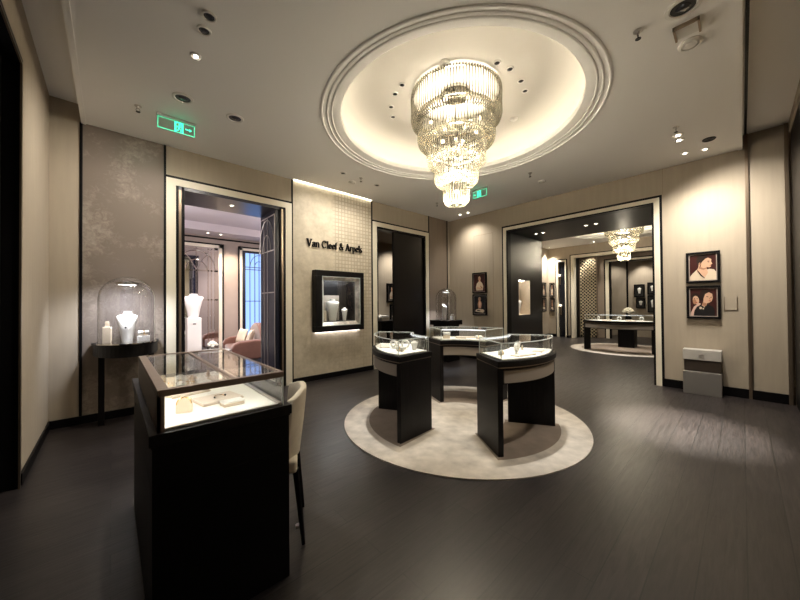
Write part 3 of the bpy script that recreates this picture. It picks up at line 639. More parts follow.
# ------------------------------------------------------------------ round counters
RM = .87; CC = (3.39, 2.54)
def counter(c, ang, half, label, r0=.60, r1=1.135, leg0=None):
    t = thing('curved_counter', label, 'display counter', (c[0] + RM * cos(ang), c[1] + RM * sin(ang), BASE), ang, None)
    a = half; o = dict(ox=-RM, n=28); B = -BASE
    def sec(q0, q1, a0, a1, z0, z1): return MB().sector(q0, q1, a0, a1, z0 + B, z1 + B, **o)
    sec(r0 - .012, r1 + .012, -a, a, .872, .93).build('deck', M['wood'], t, bevel=.004)
    sec(r0 - .004, r1 + .004, -a + .012, a - .012, .862, .872).build('metal_inlay', M['bronze'], t)
    sec(r0 + .03, r1 - .03, -a + .03, a - .03, .70, .862).build('apron', M['wood'], t)
    sec(r1 - .03, r1 - .012, -a + .065, a - .065, .712, .835).build('drawer_front', M['taupe_fab'], t, bevel=.003)
    sec(r0 + .012, r0 + .03, -a + .10, a - .10, .712, .835).build('drawer_front', M['taupe_fab'], t, bevel=.003)
    for s in (-1, 1):
        th = .055; mb = MB(); aa = s * a; ux, uy = cos(aa), sin(aa); nx, ny = -uy * -s, ux * -s
        g0 = leg0 or r0; pts = [(g0 * ux - RM, g0 * uy), (r1 * ux - RM, r1 * uy), (r1 * ux + nx * th - RM, r1 * uy + ny * th), (g0 * ux + nx * th - RM, g0 * uy + ny * th)]
        mb.prism(pts, 0, .862 + B).build('end_panel', M['wood'], t, bevel=.004)
    b = a - .045; q0, q1 = r0 + .02, r1 - .025; zt = 1.105
    sec(q0 + .015, q1 - .015, -b + .02, b - .02, .93, .942).build('display_bed', M['bed'], t)
    sec(q0, q1, -b, b, zt - .008, zt).build('glass_top', M['glass'], t)
    sec(q1 - .006, q1, -b, b, .93, zt - .008).build('glass_front', M['glass'], t)
    sec(q0, q0 + .006, -b, b, .93, zt - .008).build('glass_back', M['glass'], t)
    for s in (-1, 1):
        d = .006 / q0; sec(q0 + .007, q1 - .007, s * b - (d if s > 0 else 0), s * b + (d if s < 0 else 0), .93, zt - .008).build('glass_end', M['glass'], t)
    e = MB(); n = 20
    top = [(q1 * cos(-b + 2 * b * i / n) - RM, q1 * sin(-b + 2 * b * i / n), zt - .004 + B) for i in range(n + 1)] + [(q0 * cos(b - 2 * b * i / n) - RM, q0 * sin(b - 2 * b * i / n), zt - .004 + B) for i in range(n + 1)]
    e.tube(top, .0055, 6, close=True)
    for q in (q0, q1):
        for s in (-1, 1): e.tube([(q * cos(s * b) - RM, q * sin(s * b), .93 + B), (q * cos(s * b) - RM, q * sin(s * b), zt - .004 + B)], .0045, 6)
    e.build('glass_edges', M['edge'], t, smooth=True)
    l = MB().sector(q0 + .008, q0 + .022, -b + .03, b - .03, zt - .018 + B, zt - .0085 + B, **o)
    l.build('led_strip', M['led'], t)
    return t
BASE = .012
# rug first: pale disc with a brown inlay under each counter
CA = [(R(-92), R(32.6)), (R(151.5), R(32.5)), (R(31), R(34))]
def rug(c, cas, label):
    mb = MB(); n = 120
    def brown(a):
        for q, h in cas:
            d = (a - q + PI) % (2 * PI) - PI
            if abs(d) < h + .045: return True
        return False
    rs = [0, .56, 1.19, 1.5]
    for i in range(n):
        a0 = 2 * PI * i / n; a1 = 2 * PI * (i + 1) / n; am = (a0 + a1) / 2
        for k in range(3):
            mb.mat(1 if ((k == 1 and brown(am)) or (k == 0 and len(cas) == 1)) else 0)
            p = [(rs[k], a0), (rs[k + 1], a0), (rs[k + 1], a1), (rs[k], a1)]
            if k == 0: p = p[1:3] + [(0, 0)]
            mb.add([(r * cos(a), r * sin(a), .012) for r, a in p], [tuple(range(len(p)))])
        mb.mat(0); mb.add([(1.5 * cos(a0), 1.5 * sin(a0), 0), (1.5 * cos(a1), 1.5 * sin(a1), 0), (1.5 * cos(a1), 1.5 * sin(a1), .012), (1.5 * cos(a0), 1.5 * sin(a0), .012)], [(0, 1, 2, 3)])
    mb.add([(1.5 * cos(2 * PI * i / n), 1.5 * sin(2 * PI * i / n), 0) for i in range(n)], [tuple(range(n))[::-1]])
    o = mb.build('rug', [M['rug'], M['rug_brown']]); o.location = (c[0], c[1], .0); tag(o, label, 'rug'); return o
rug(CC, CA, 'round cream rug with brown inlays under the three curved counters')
counter(CC, *CA[0], 'curved black counter with a glass case, front right of the three on the round rug')
counter(CC, *CA[1], 'curved black counter with a glass case, left of the three on the round rug')
counter(CC, *CA[2], 'curved black counter with a glass case, rear one of the three on the round rug')
def PC(k, r, deg, z=.942, c=CC):
    a = CA[k][0] + R(deg); return (c[0] + r * cos(a), c[1] + r * sin(a), z)
def RZ(k, deg, extra=0): return CA[k][0] + R(deg) + R(90 + extra)
# front right counter
curl(PC(0, .86, -5), RZ(0, -5, 10), 'white c shaped bangle stand in the front right round counter', .04)
ringcone(PC(0, .80, 14), 'cream ring cone at the far side of the front right round counter', .06)
bust(PC(0, .74, 17), R(150), .10, .09, 'tiny white bust at the far end of the front right round counter')
tray(PC(0, .98, -8), RZ(0, -8), .30, .10, 'white slanted jewellery tray along the outer side of the front right round counter')
tray(PC(0, .98, 14), RZ(0, 14), .16, .10, 'short white jewellery tray at the far end of the front right round counter')
roll(PC(0, .85, -20), RZ(0, -20, 30), 'white bracelet bolster at the near end of the front right round counter', .10, .018)
# left counter
curl(PC(1, .80, 12), RZ(1, 12, 60), 'white c shaped bangle stand nearest the right end of the left round counter', .042)
curl(PC(1, .90, 2), RZ(1, 2, 40), 'white c shaped bangle stand in the middle of the left round counter', .036)
bust(PC(1, .74, 20), R(-30), .11, .09, 'tiny white bust at the inner corner of the left round counter')
tray(PC(1, .98, -10), RZ(1, -10), .26, .12, 'white jewellery tray at the far end of the left round counter')
roll(PC(1, .92, 18), RZ(1, 18, 20), 'white bracelet bolster at the near end of the left round counter', .11, .02)
roll(PC(1, .82, -10), RZ(1, -10, 10), 'white bracelet bolster beside the tray of the left round counter', .09, .026)
# rear counter
giftbox(PC(2, .80, 20), RZ(2, 20), .10, .08, .10, 'square cream jewellery box at the left end of the rear round counter')
tray(PC(2, .82, 4), RZ(2, 4), .16, .09, 'small white tray with raised rim in the middle of the rear round counter', h=.03)
tray(PC(2, .98, -6), RZ(2, -6), .34, .10, 'long white jewellery tray at the back of the rear round counter')
roll(PC(2, .80, -16), RZ(2, -16), 'white bracelet bolster at the right end of the rear round counter', .10, .022)

# ------------------------------------------------------------------ front showcase
X0, X1, Y0, Y1 = .118, .742, 1.70, 3.14
sc = thing('showcase', 'black desk height showcase with a glass top in the left foreground', 'showcase', ((X0 + X1) / 2, (Y0 + Y1) / 2, 0))
W = dict(parent=sc, world=True)
bodyp = [(X0 + .012, Y0 + .012), (X1 - .012, Y0 + .012), (X1 - .012, Y0 + .055), (.36, Y0 + .055), (.36, Y1 - .06), (X1 - .012, Y1 - .06), (X1 - .012, Y1 - .012), (X0 + .012, Y1 - .012)]
MB().prism(bodyp, 0, .70).build('body', M['black'], bevel=.003, **W)
MB().box(X0 + .012, X1 - .012, Y0 + .012, Y1 - .012, .70, .885).build('drawer_box', M['black'], bevel=.003, **W)
MB().box(X0, X1, Y0, Y1, .893, .945).build('deck', M['wood'], bevel=.004, **W)
MB().box(X0 + .008, X1 - .008, Y0 + .008, Y1 - .008, .885, .893).build('shadow_gap', M['black'], **W)
MB().lathe([(.012, 0), (.012, .006), (.004, .009), (0, .009)], 14).build('lock', M['chrome'], sc, smooth=True).matrix_local = Matrix.Translation((X0 + .012 - (X0 + X1) / 2, .95 - .0 - .45, .80)) @ Matrix.Rotation(R(-90), 4, 'Y')
a0, a1, b0, b1, zt = .148, .702, 1.715, 2.98, 1.13
MB().box(a0, a0 + .012, b0, b1, .945, zt - .03).build('side_panel', M['bronze_panel'], **W)
MB().box(a0, a0 + .026, b0, b0 + .03, .945, zt - .03).build('corner_post', M['bronze_panel'], **W)
r = MB().box(a0, a1, b0, b0 + .03, zt - .03, zt).box(a0, a0 + .042, b0 + .03, b1, zt - .03, zt).box(a0 + .042, a1, b1 - .022, b1, zt - .012, zt).box(a1 - .016, a1, b0 + .03, b1 - .022, zt - .014, zt).box(.445, .465, b0 + .03, b1 - .022, zt - .016, zt)
r.build('top_frame', M['bronze_panel'], bevel=.002, **W)
MB().box(a0 + .042, .445, b0 + .03, b1 - .022, zt - .010, zt - .003).build('top_pane', M['glass'], **W)
MB().box(.465, a1 - .016, b0 + .03, b1 - .022, zt - .010, zt - .003).build('top_pane', M['glass'], **W)
MB().box(a0 + .026, a1, b0 + .004, b0 + .011, .945, zt - .03).build('front_pane', M['glass'], **W)
MB().box(a1 - .008, a1 - .001, b0 + .011, b1, .945, zt - .014).build('side_pane', M['glass'], **W)
MB().box(a0 + .012, a1 - .008, b1 - .008, b1 - .001, .945, zt - .012).build('back_pane', M['glass'], **W)
MB().tube([(a1 - .003, b0 + .008, .945), (a1 - .003, b0 + .008, zt - .03)], .005, 6).build('glass_edge', M['edge'], **W)
MB().box(a0 + .014, a1 - .03, b0 + .03, b1 - .03, .945, .953).build('display_bed', M['bed'], **W)
MB().box(a1 - .028, a1 - .01, b0 + .012, b1 - .012, .945, .962).box(a0 + .026, a1 - .028, b0 + .012, b0 + .028, .945, .956).build('base_rail', M['brushed'], **W)
MB().box(a0 + .045, .44, b0 + .0305, b0 + .039, zt - .028, zt - .010).box(.47, a1 - .03, b0 + .0305, b0 + .039, zt - .028, zt - .010).build('led_strip', M['ledwarm'], **W)
MB().box(a0 + .014, a0 + .030, b0 + .05, b1 - .05, zt - .040, zt - .031).build('led_strip', M['ledwarm'], **W)
ZB = .953
WS = 1.4
t = thing('watch_stand', 'cream arch shaped watch stand at the front left of the foreground showcase', 'watch stand', (.275, 1.93, ZB), R(-12))
MB().prism_xz([(-.036, 0), (.036, 0)] + [(.036 * cos(a), .046 + .038 * sin(a)) for a in [PI * i / 12 for i in range(13)]], -.012, .012).build('block', M['cream'], t, bevel=.004)
MB().tube([(.031 * cos(a), -.013, .046 + .034 * sin(a)) for a in [PI * i / 12 for i in range(13)]], .0028, 6).build('strap', M['gold'], t, smooth=True)
tray((.455, 2.06, ZB), R(10), .21, .17, 'white leather tray with a pendant laid on it in the foreground showcase')
t = thing('pendant_necklace', 'small pendant and earrings lying on the white tray in the foreground showcase', 'jewellery', (.47, 2.06, ZB + .0145), 0)
MB().tube([(-.03, .02, .002), (-.01, .035, .002), (.015, .025, .002), (.02, 0, .002)], .0016, 6).build('chain', M['gold'], t, smooth=True)
MB().ball((.022, -.008, .006), .006, .006, .006, 8, 6).ball((-.035, -.02, .005), .005, .005, .005, 8, 6).build('stones', M['black'], t, smooth=True)
giftbox((.49, 1.90, ZB), R(6), .105, .065, .026, 'small flat cream box in front of the tray in the foreground showcase')
tray((.36, 2.30, ZB), R(12), .20, .06, 'long cream bracelet tray behind the pendant tray in the foreground showcase')
earstand((.225, 2.34, ZB), R(20), 'leaning cream earring card at the left rear of the foreground showcase', .13)
earstand((.262, 2.30, ZB), R(-25), 'second cream earring card leaning beside the left rear one in the foreground showcase', .12)
curl((.33, 2.48, ZB), R(10), 'white c shaped bangle stand at the rear of the left pane of the foreground showcase', .03)
for i, (xx, yy, lab) in enumerate([(.385, 2.60, 'left'), (.415, 2.56, 'middle'), (.425, 2.66, 'right')]):
    ringcone((xx, yy, ZB), lab + ' cream ring cone of the three standing behind the bangle stand in the foreground showcase', .05)
tray((.38, 2.78, ZB), 0, .18, .07, 'white bracelet tray at the very back left of the foreground showcase', h=.02)
tray((.60, 2.62, ZB), R(5), .13, .16, 'white jewellery tray under the right rear pane of the foreground showcase')
ringcone((.55, 2.78, ZB), 'single ring cone at the back right of the foreground showcase', .05)
roll((.59, 2.40, ZB), R(80), 'white bracelet bolster under the right pane of the foreground showcase', .09, .02)

# chair drawn up to the knee hole of the showcase
ch = thing('chair', 'cream upholstered chair with dark legs drawn up to the right side of the foreground showcase', 'chair', (.757, 2.15, 0), R(65.0))
# local +y is the way the chair faces
MB().prism([(-.21, -.20), (.21, -.20), (.20, .22), (-.20, .22)], .45, .53).build('seat', M['chair'], ch, bevel=.02, seg=3)
def back_surf():
    mb = MB(); n = 16; rows = [(.51, .0), (.62, .012), (.74, .028), (.86, .04), (.925, .045), (.945, .045)]
    for t0, off in ((0, 0), (1, .045)):
        pass
    grid = []
    for (z, lean) in rows:
        line = []
        for i in range(n + 1):
            u = -1 + 2 * i / n; wd = .235 - (.05 if z < .6 else 0) * (1 - (z - .51) / .16 if z < .6 else 0)
            zz = z - .035 * max(0, abs(u) - .55) / .45 * (1 if z > .9 else 0)
            line.append((u * wd, -.215 - lean + .085 * abs(u) ** 2.4, zz))
        grid.append(line)
    vs = []; k = n + 1; m = len(grid)
    for th in (0, .04):
        for line in grid:
            for x, y, z in line: vs.append((x * (1 - th * .6), y + th, z))
    fs = []; o2 = m * k
    for a in range(m - 1):
        for b in range(n):
            fs.append((a * k + b, a * k + b + 1, (a + 1) * k + b + 1, (a + 1) * k + b))
            fs.append((o2 + a * k + b, o2 + (a + 1) * k + b, o2 + (a + 1) * k + b + 1, o2 + a * k + b + 1))
    for b in range(n):
        fs.append((b, o2 + b, o2 + b + 1, b + 1)); q = (m - 1) * k
        fs.append((q + b, q + b + 1, o2 + q + b + 1, o2 + q + b))
    for a in range(m - 1):
        fs.append((a * k, (a + 1) * k, o2 + (a + 1) * k, o2 + a * k)); fs.append((a * k + n, o2 + a * k + n, o2 + (a + 1) * k + n, (a + 1) * k + n))
    return mb.add(vs, fs)
back_surf().build('backrest', M['chair'], ch, smooth=True, bevel=.008)
for sx in (-1, 1):
    for y0, y1 in ((-.19, -.235), (.18, .19)):
        l = MB().tube([(sx * .175, y0, .47), (sx * .19, y1, .0)], [.022, .012], 8).build('leg', M['black'], ch, smooth=True)
        MB().tube([(sx * .1787, y0 + (y1 - y0) * .25, .10 + .02), (sx * .1795, y0 + (y1 - y0) * .3, .10)], [.0155, .015], 8).build('metal_band', M['brushed'], l)

# ------------------------------------------------------------------ glass domes on their stands
def display_dome(loc, r, h, label):
    t = thing('display_dome', label, 'glass dome', loc)
    hc = h - r
    outer = [(r, .012), (r, hc)] + [(r * cos(R(a)), hc + r * sin(R(a))) for a in range(10, 91, 10)]
    inner = [((r - .005) * cos(R(a)), hc + (r - .005) * sin(R(a))) for a in range(90, -1, -10)] + [(r - .005, .012)]
    MB().lathe(outer + inner, 48, closed=True).build('cover', M['domeglass'], t, smooth=True)
    MB().lathe([(0, 0), (r + .012, 0), (r + .012, .012), (0, .012)], 48).build('base', M['chrome'], t, smooth=True)
    MB().lathe([(.095, h - .105), (.115, h - .105), (.115, h - .075), (.095, h - .075)], 32, closed=True).build('lamp_ring', M['chrome'], t, smooth=True); lr = _last()
    MB().lathe([(0, h - .10), (.094, h - .10), (.094, h - .08), (0, h - .08)], 32).build('lamp_lens', M['lens2'], lr, smooth=True)
    return t
M['lens2'] = emit('cool_lamp_lens', (.92, .94, 1), 5)
ct = thing('console_table', 'half round black console table under the large glass dome on the left wall', 'console table', (.157, 5.42, 0))
cp = [(.345 * cos(a), .265 + -.60 * sin(a)) for a in [PI * i / 24 for i in range(25)]]
MB().prism(cp, .99, 1.02).build('top', M['wood'], ct, bevel=.004)
MB().prism([(x * .96, .265 + (y - .265) * .96) for x, y in cp], .86, .99).build('apron', M['wood'], ct, bevel=.004)
for lx, ly in ((-.245, .03), (.245, .03), (-.12, -.22), (.12, -.22))[:2]:
    MB().prism([(lx - .03, ly - .02), (lx + .03, ly - .02), (lx + .03, ly + .02), (lx - .03, ly + .02)], 0, .86).build('leg', M['wood'], ct, bevel=.003)
display_dome((.157, 5.375, 1.02), .283, .85, 'large glass dome over a lit white bust on the left console table')
bust((.157, 5.40, 1.032), R(-14), .385, .215, 'lit white necklace bust under the large glass dome on the left')
necklace((.157, 5.40, 1.032), R(-14), .385, .215, 'fine necklace with a dark pendant on the bust in the large left dome', 'chrome')
simple('display_pillar', MB().box(-.04, .04, -.03, .03, 0, .20), M['cream'], 'cream block left of the bust in the large left dome', 'display block', (-.035, 5.36, 1.032), R(-10), bevel=.003)
earstand((-.035, 5.36, 1.233), R(-10), 'little earring card standing on the cream block in the large left dome', .07)
simple('display_pillar', MB().box(-.06, .06, -.04, .04, 0, .07), M['white'], 'low white block right of the bust in the large left dome', 'display block', (.315, 5.33, 1.032), R(8), bevel=.003)
roll((.315, 5.33, 1.103), R(8), 'white bracelet bolster on the low block in the large left dome', .11, .028)
spot((.157, 5.19, 1.68), (.157, 5.45, 1.25), 34, 150, 1, (.90, .93, 1), .05)

pd = thing('pedestal', 'black pedestal behind the round counters carrying the smaller glass dome', 'pedestal', (6.52, 5.30, 0))
MB().box(-.30, .30, -.30, .30, .93, 1.05).build('top', M['wood'], pd, bevel=.004)
MB().box(-.24, .24, -.24, .24, 0, .93).build('column', M['wood'], pd, bevel=.004)
display_dome((6.52, 5.30, 1.05), .27, .84, 'smaller looking glass dome in the far corner behind the rear round counter')
bust((6.47, 5.33, 1.062), R(35), .42, .26, 'white necklace bust under the far corner glass dome')
simple('display_pillar', MB().box(-.05, .05, -.04, .04, 0, .10), M['white'], 'low white block right of the bust in the far corner dome', 'display block', (6.60, 5.16, 1.062), 0, bevel=.003)
giftbox((6.60, 5.16, 1.163), 0, .06, .05, .04, 'tiny white box on the low block in the far corner dome')
spot((6.52, 5.30, 1.765), (6.48, 5.28, 1.1), 45, 95, .7, (.92, .94, 1), .05)

# ------------------------------------------------------------------ lit vitrine in the feature wall
v = thing('wall_vitrine', 'black framed lit wall vitrine with a mirrored rim below the lettering', 'wall vitrine', (3.475, YW, .94))
V = dict(parent=v, world=True); fy = YW - .15
vx0, vx1, vz0, vz1 = 2.905, 4.045, .945, 2.165
MB().box(vx0, vx1, fy, YW, vz0, vz0 + .115).box(vx0, vx1, fy, YW, vz1 - .115, vz1).box(vx0, vx0 + .14, fy, YW, vz0 + .115, vz1 - .115).box(vx1 - .10, vx1, fy, YW, vz0 + .115, vz1 - .115).build('frame', M['wood'], bevel=.004, **V)
ix0, ix1, iz0, iz1 = vx0 + .14, vx1 - .10, vz0 + .115, vz1 - .115
def bevelframe(x0, x1, z0, z1, w, ya, yb):
    mb = MB(); o_ = [(x0, z0), (x1, z0), (x1, z1), (x0, z1)]; i_ = [(x0 + w, z0 + w), (x1 - w, z0 + w), (x1 - w, z1 - w), (x0 + w, z1 - w)]
    vs = [(x, ya, z) for x, z in o_] + [(x, yb, z) for x, z in i_]
    return mb.add(vs, [(k, (k + 1) % 4, 4 + (k + 1) % 4, 4 + k) for k in range(4)])
bevelframe(ix0, ix1, iz0, iz1, .075, fy + .004, YW - .06).build('mirror_rim', M['rim'], **V)
bevelframe(ix0, ix1, iz0, iz1, .012, fy - .002, fy - .002).build('rim_edge', M['edge'], **V)  # pale strips: bright glints on the rim edges put into their colour
bevelframe(ix0 + .065, ix1 - .065, iz0 + .065, iz1 - .065, .012, YW - .063, YW - .063).build('rim_edge', M['edge'], **V)
MB().box(ix0 + .075, ix1 - .075, YW - .062, YW - .056, iz0 + .075, iz1 - .075).build('glass_pane', M['glass'], **V)
n = MB().box(3.02, 3.93, 5.985, 6.005, 1.07, 2.05).box(3.015, 3.03, YW, 5.985, 1.07, 2.05).box(3.92, 3.935, YW, 5.985, 1.07, 2.05).box(3.03, 3.92, YW, 5.985, 1.07, 1.14).box(3.03, 3.92, YW, 5.985, 2.03, 2.05)
n.build('lining', M['black'], **V)
MB().box(3.20, 3.66, 5.95, 5.97, 1.14, 1.68).build('back_panel', M['taupe_fab'], **V)
MB().box(3.06, 3.90, YW + .01, YW + .03, 2.015, 2.03).build('led_strip', M['led3'], **V)
MB().box(vx0 + .05, vx1 - .05, YW - .05, YW - .02, vz0 - .012, vz0).build('underlight', M['under'], **V)
bust((3.43, 5.83, 1.14), R(-25), .46, .27, 'white necklace bust inside the wall vitrine')
bust((3.70, 5.80, 1.14), R(-20), .28, .13, 'smaller white bust to the right inside the wall vitrine')
simple('display_pillar', MB().lathe([(.05, 0), (.045, .01), (.045, .22), (0, .22)], 20), M['cream'], 'cream cylinder left of the bust inside the wall vitrine', 'display block', (3.24, 5.84, 1.14), 0, smooth=True)

# ------------------------------------------------------------------ framed pictures (local x to the viewer's right, facing -y)
def picture(loc, rz, w, h, shapes, label, fr=.034, dep=.05, bg='darkred'):
    t = thing('framed_picture', label, 'picture', loc, rz)
    MB().box(-w / 2, w / 2, -dep, 0, 0, fr).box(-w / 2, w / 2, -dep, 0, h - fr, h).box(-w / 2, -w / 2 + fr, -dep, 0, fr, h - fr).box(w / 2 - fr, w / 2, -dep, 0, fr, h - fr).build('frame', M['black'], t, bevel=.003); fo = _last()
    s = fr * .35
    MB().box(-w / 2 + fr, w / 2 - fr, -dep * .7, 0, fr, fr + s).box(-w / 2 + fr, w / 2 - fr, -dep * .7, 0, h - fr - s, h - fr).box(-w / 2 + fr, -w / 2 + fr + s, -dep * .7, 0, fr + s, h - fr - s).box(w / 2 - fr - s, w / 2 - fr, -dep * .7, 0, fr + s, h - fr - s).build('slip', M['mat_grey'], fo)
    x0, x1, z0, z1 = -w / 2 + fr + s, w / 2 - fr - s, fr + s, h - fr - s; W_, H_ = x1 - x0, z1 - z0
    mats = [M[bg]]; mb = MB(); y = -dep * .5
    mb.add([(x0, y, z0), (x1, y, z0), (x1, y, z1), (x0, y, z1)], [(0, 1, 2, 3)])
    for k, (mat, pts) in enumerate(shapes):
        if M[mat] not in mats: mats.append(M[mat])
        mb.mat(mats.index(M[mat])); yy = y - .0006 * (k + 1)
        P = [(min(1, max(0, u)), min(1, max(0, q))) for u, q in pts]
        mb.add([(x0 + u * W_, yy, z0 + q * H_) for u, q in P], [tuple(range(len(P)))])
    mb.build('print', mats, t); return t
def el(cu, cv, ru, rv, rot=0, n=28):
    c_, s_ = cos(R(rot)), sin(R(rot)); return [(cu + ru * cos(2 * PI * i / n) * c_ - rv * sin(2 * PI * i / n) * s_, cv + ru * cos(2 * PI * i / n) * s_ + rv * sin(2 * PI * i / n) * c_) for i in range(n)]
RW = R(-90)
profile = [('hair', el(.50, .84, .22, .15, -8)), ('hair', el(.40, .72, .13, .16, 20)), ('printcream', [(0, 0), (1, 0), (1, .30), (.92, .40), (.74, .43), (.60, .38), (.40, .36), (.28, .42), (.10, .26), (0, .14)]),
           ('skin', [(.36, .68), (.34, .52), (.30, .42), (.26, .34), (.40, .20), (.58, .10), (.70, .28), (.66, .44), (.64, .50), (.74, .48), (.80, .50), (.82, .55), (.80, .58), (.87, .62), (.82, .70), (.83, .80), (.70, .87), (.54, .82), (.44, .70)]),
           ('skin2', [(.38, .54), (.52, .46), (.64, .48), (.66, .44), (.52, .40), (.34, .46)]), ('skin2', el(.41, .64, .04, .06, 10)), ('lips', el(.79, .56, .03, .013, 15)), ('hair', el(.72, .73, .045, .012, -8)), ('hair', el(.72, .69, .035, .010, -15)),
           ('hair', [(.46, .86), (.40, .74), (.42, .64), (.50, .74), (.62, .84), (.76, .88), (.60, .96)]),
           ('gold', el(.41, .56, .02, .03)), ('printblack', [(.27, .40), (.30, .40), (.46, .20), (.58, .08), (.56, .06), (.42, .17)])]
picture((XW, .437, 1.80), RW, .405, .51, profile, 'upper large portrait on the right wall of a dark haired woman in profile looking down')
two = [('hair', el(.20, .66, .17, .18, 20)), ('skin', el(.22, .58, .12, .16, 15)), ('skin2', el(.17, .52, .07, .10, 15)), ('printblack', el(.27, .63, .03, .010, -10)), ('printblack', el(.17, .64, .03, .010, 10)), ('lips', el(.24, .49, .035, .014)),
       ('printpink', [(0, .0), (.16, 0), (.20, .26), (.42, .44), (.34, .48), (.14, .34), (.02, .12)]),
       ('printblack', [(.12, 0), (.92, 0), (.92, .20), (.86, .34), (.66, .42), (.44, .40), (.26, .34), (.16, .20)]), ('hair', el(.60, .80, .21, .17, -15)), ('hair', el(.44, .68, .08, .12, 20)),
       ('skin', [(.44, .38), (.50, .52), (.52, .66), (.58, .80), (.72, .86), (.84, .80), (.86, .66), (.82, .54), (.72, .48), (.64, .46), (.62, .38), (.54, .34)]),
       ('skin2', [(.50, .50), (.62, .46), (.62, .38), (.54, .36), (.46, .40)]), ('hair', el(.66, .70, .04, .012, -8)), ('hair', el(.80, .68, .035, .011, 8)), ('lips', el(.75, .55, .045, .016, -8)), ('skin2', el(.75, .63, .016, .04, 0)), ('printcream', el(.40, .29, .055, .045)), ('printcream', el(.50, .26, .03, .025)), ('printcream', el(.53, .33, .02, .02))]
picture((XW, .437, 1.21), RW, .405, .54, two, 'lower large portrait on the right wall of two people, one wearing a white brooch')
lady = [('printcream', [(.20, .06), (.80, .06), (.84, .30), (.74, .48), (.60, .58), (.42, .58), (.26, .46), (.18, .28)]), ('skin', [(.42, .56), (.60, .56), (.56, .68), (.46, .68)]), ('hair', el(.5, .80, .15, .13)), ('skin', el(.5, .75, .11, .12)), ('skin2', el(.46, .72, .04, .07)), ('lips', el(.51, .69, .035, .012)), ('hair', el(.46, .77, .03, .010)), ('hair', el(.56, .77, .03, .010)),
        ('skin', [(.24, .18), (.66, .14), (.70, .20), (.30, .26)]), ('skin2', [(.60, .34), (.78, .22), (.74, .16), (.58, .28)])]
picture((XW, 4.70, 1.755), RW, .42, .54, lady, 'upper small portrait on the wall left of the portal of a woman in white', fr=.03)
hand = [('printcream', [(.10, .12), (.80, .06), (.92, .16), (.82, .24), (.40, .28), (.14, .22)]), ('printblack', [(.24, .16), (.60, .13), (.50, .19), (.30, .21)]), ('skin2', [(.38, .30), (.62, .30), (.70, .56), (.60, .72), (.40, .72), (.32, .54)]), ('skin', [(.42, .34), (.58, .34), (.60, .60), (.52, .74), (.44, .62)]), ('hair', el(.5, .90, .16, .10)), ('skin', el(.5, .83, .12, .11)), ('lips', el(.52, .78, .03, .012)), ('hair', el(.45, .85, .03, .010)), ('hair', el(.56, .85, .03, .010))]
picture((XW, 4.70, 1.17), RW, .42, .55, hand, 'lower small portrait on the wall left of the portal above the rear counter', fr=.03, bg='printblack')

t = thing('access_panel', 'small square flush panel on the wall right of the two large portraits', 'wall panel', (XW, .125, 1.355), RW)
MB().box(-.065, .065, -.010, 0, .0, .21).build('plate', M['tan'], t)
MB().box(-.075, .075, -.007, 0, -.01, 0).box(.065, .075, -.007, 0, 0, .21).box(-.075, -.065, -.007, 0, 0, .21).build('frame', M['bronze'], t)

st = thing('low_stand', 'low brushed metal stand with a pale slab top against the wall under the large portraits', 'stand', (7.06, .455, 0))
MB().box(-.11, .115, -.225, .225, .55, .715).build('top_slab', plain('pale_slab', (.45, .43, .40), .35, noise=.06, nscale=8), st, bevel=.006)
MB().box(-.04, .115, -.215, .215, .36, .55).build('neck', plain('shaded_neck', (.09, .07, .06), .45), st, bevel=.003)  # neck colour darkened for the shade under the slab
MB().box(-.12, .115, -.225, .225, 0, .36).build('base', plain('dull_metal', (.30, .285, .27), .4, metal=.6), st, bevel=.006)
MB().box(-.116, -.11, -.03, .03, .60, .65).build('pull', M['brushed'], st)

# bust in the niche of the passage cheek
bust((7.98, 4.06, 1.178), R(-25), .42, .22, 'white bust standing in the lit niche of the black passage wall')
nl = simple('niche_light', MB().box(-.25, .25, -.012, .012, -.012, 0), M['ledwarm'], 'thin light strip at the top of the niche in the black passage wall', 'light strip', (8.065, 4.05, 2.09))
for x, y, lab in [(8.0, 3.55, 'left one of the left pair'), (8.0, 3.37, 'right one of the left pair'), (8.0, 2.40, 'left one of the right pair'), (8.0, 2.20, 'right one of the right pair')]:
    downlight(x, y, 3.255, .05, 1, 'glowing spotlight in the black passage ceiling, ' + lab)

# ------------------------------------------------------------------ salon
lf = struct(MB().box(2.20, 2.27, YW + .02, YW + .78, .02, 3.23).build('door_6', M['navy']))
g = MB(); y0, y1 = YW + .05, YW + .75
for y in (y0, YW + .40, YW + .58, y1): g.box(2.19, 2.2, y - .008, y + .008, .1, 3.15)
for z in (.1, 1.72, 2.50, 3.15): g.box(2.19, 2.2, y0, y1, z - .009, z + .009)
for rr in (.20, .38): g.tube([(2.195, YW + .45 + rr * cos(a), 2.5 + rr * 1.6 * sin(a)) for a in [PI * i / 16 for i in range(17)]], .009, 6)
g.build('door_grille', M['brushed'], lf)
so = thing('sofa', 'rust velvet curved sofa with cream cushions in the salon behind the left doorway', 'sofa', (2.64, 9.02, 0), R(-96))
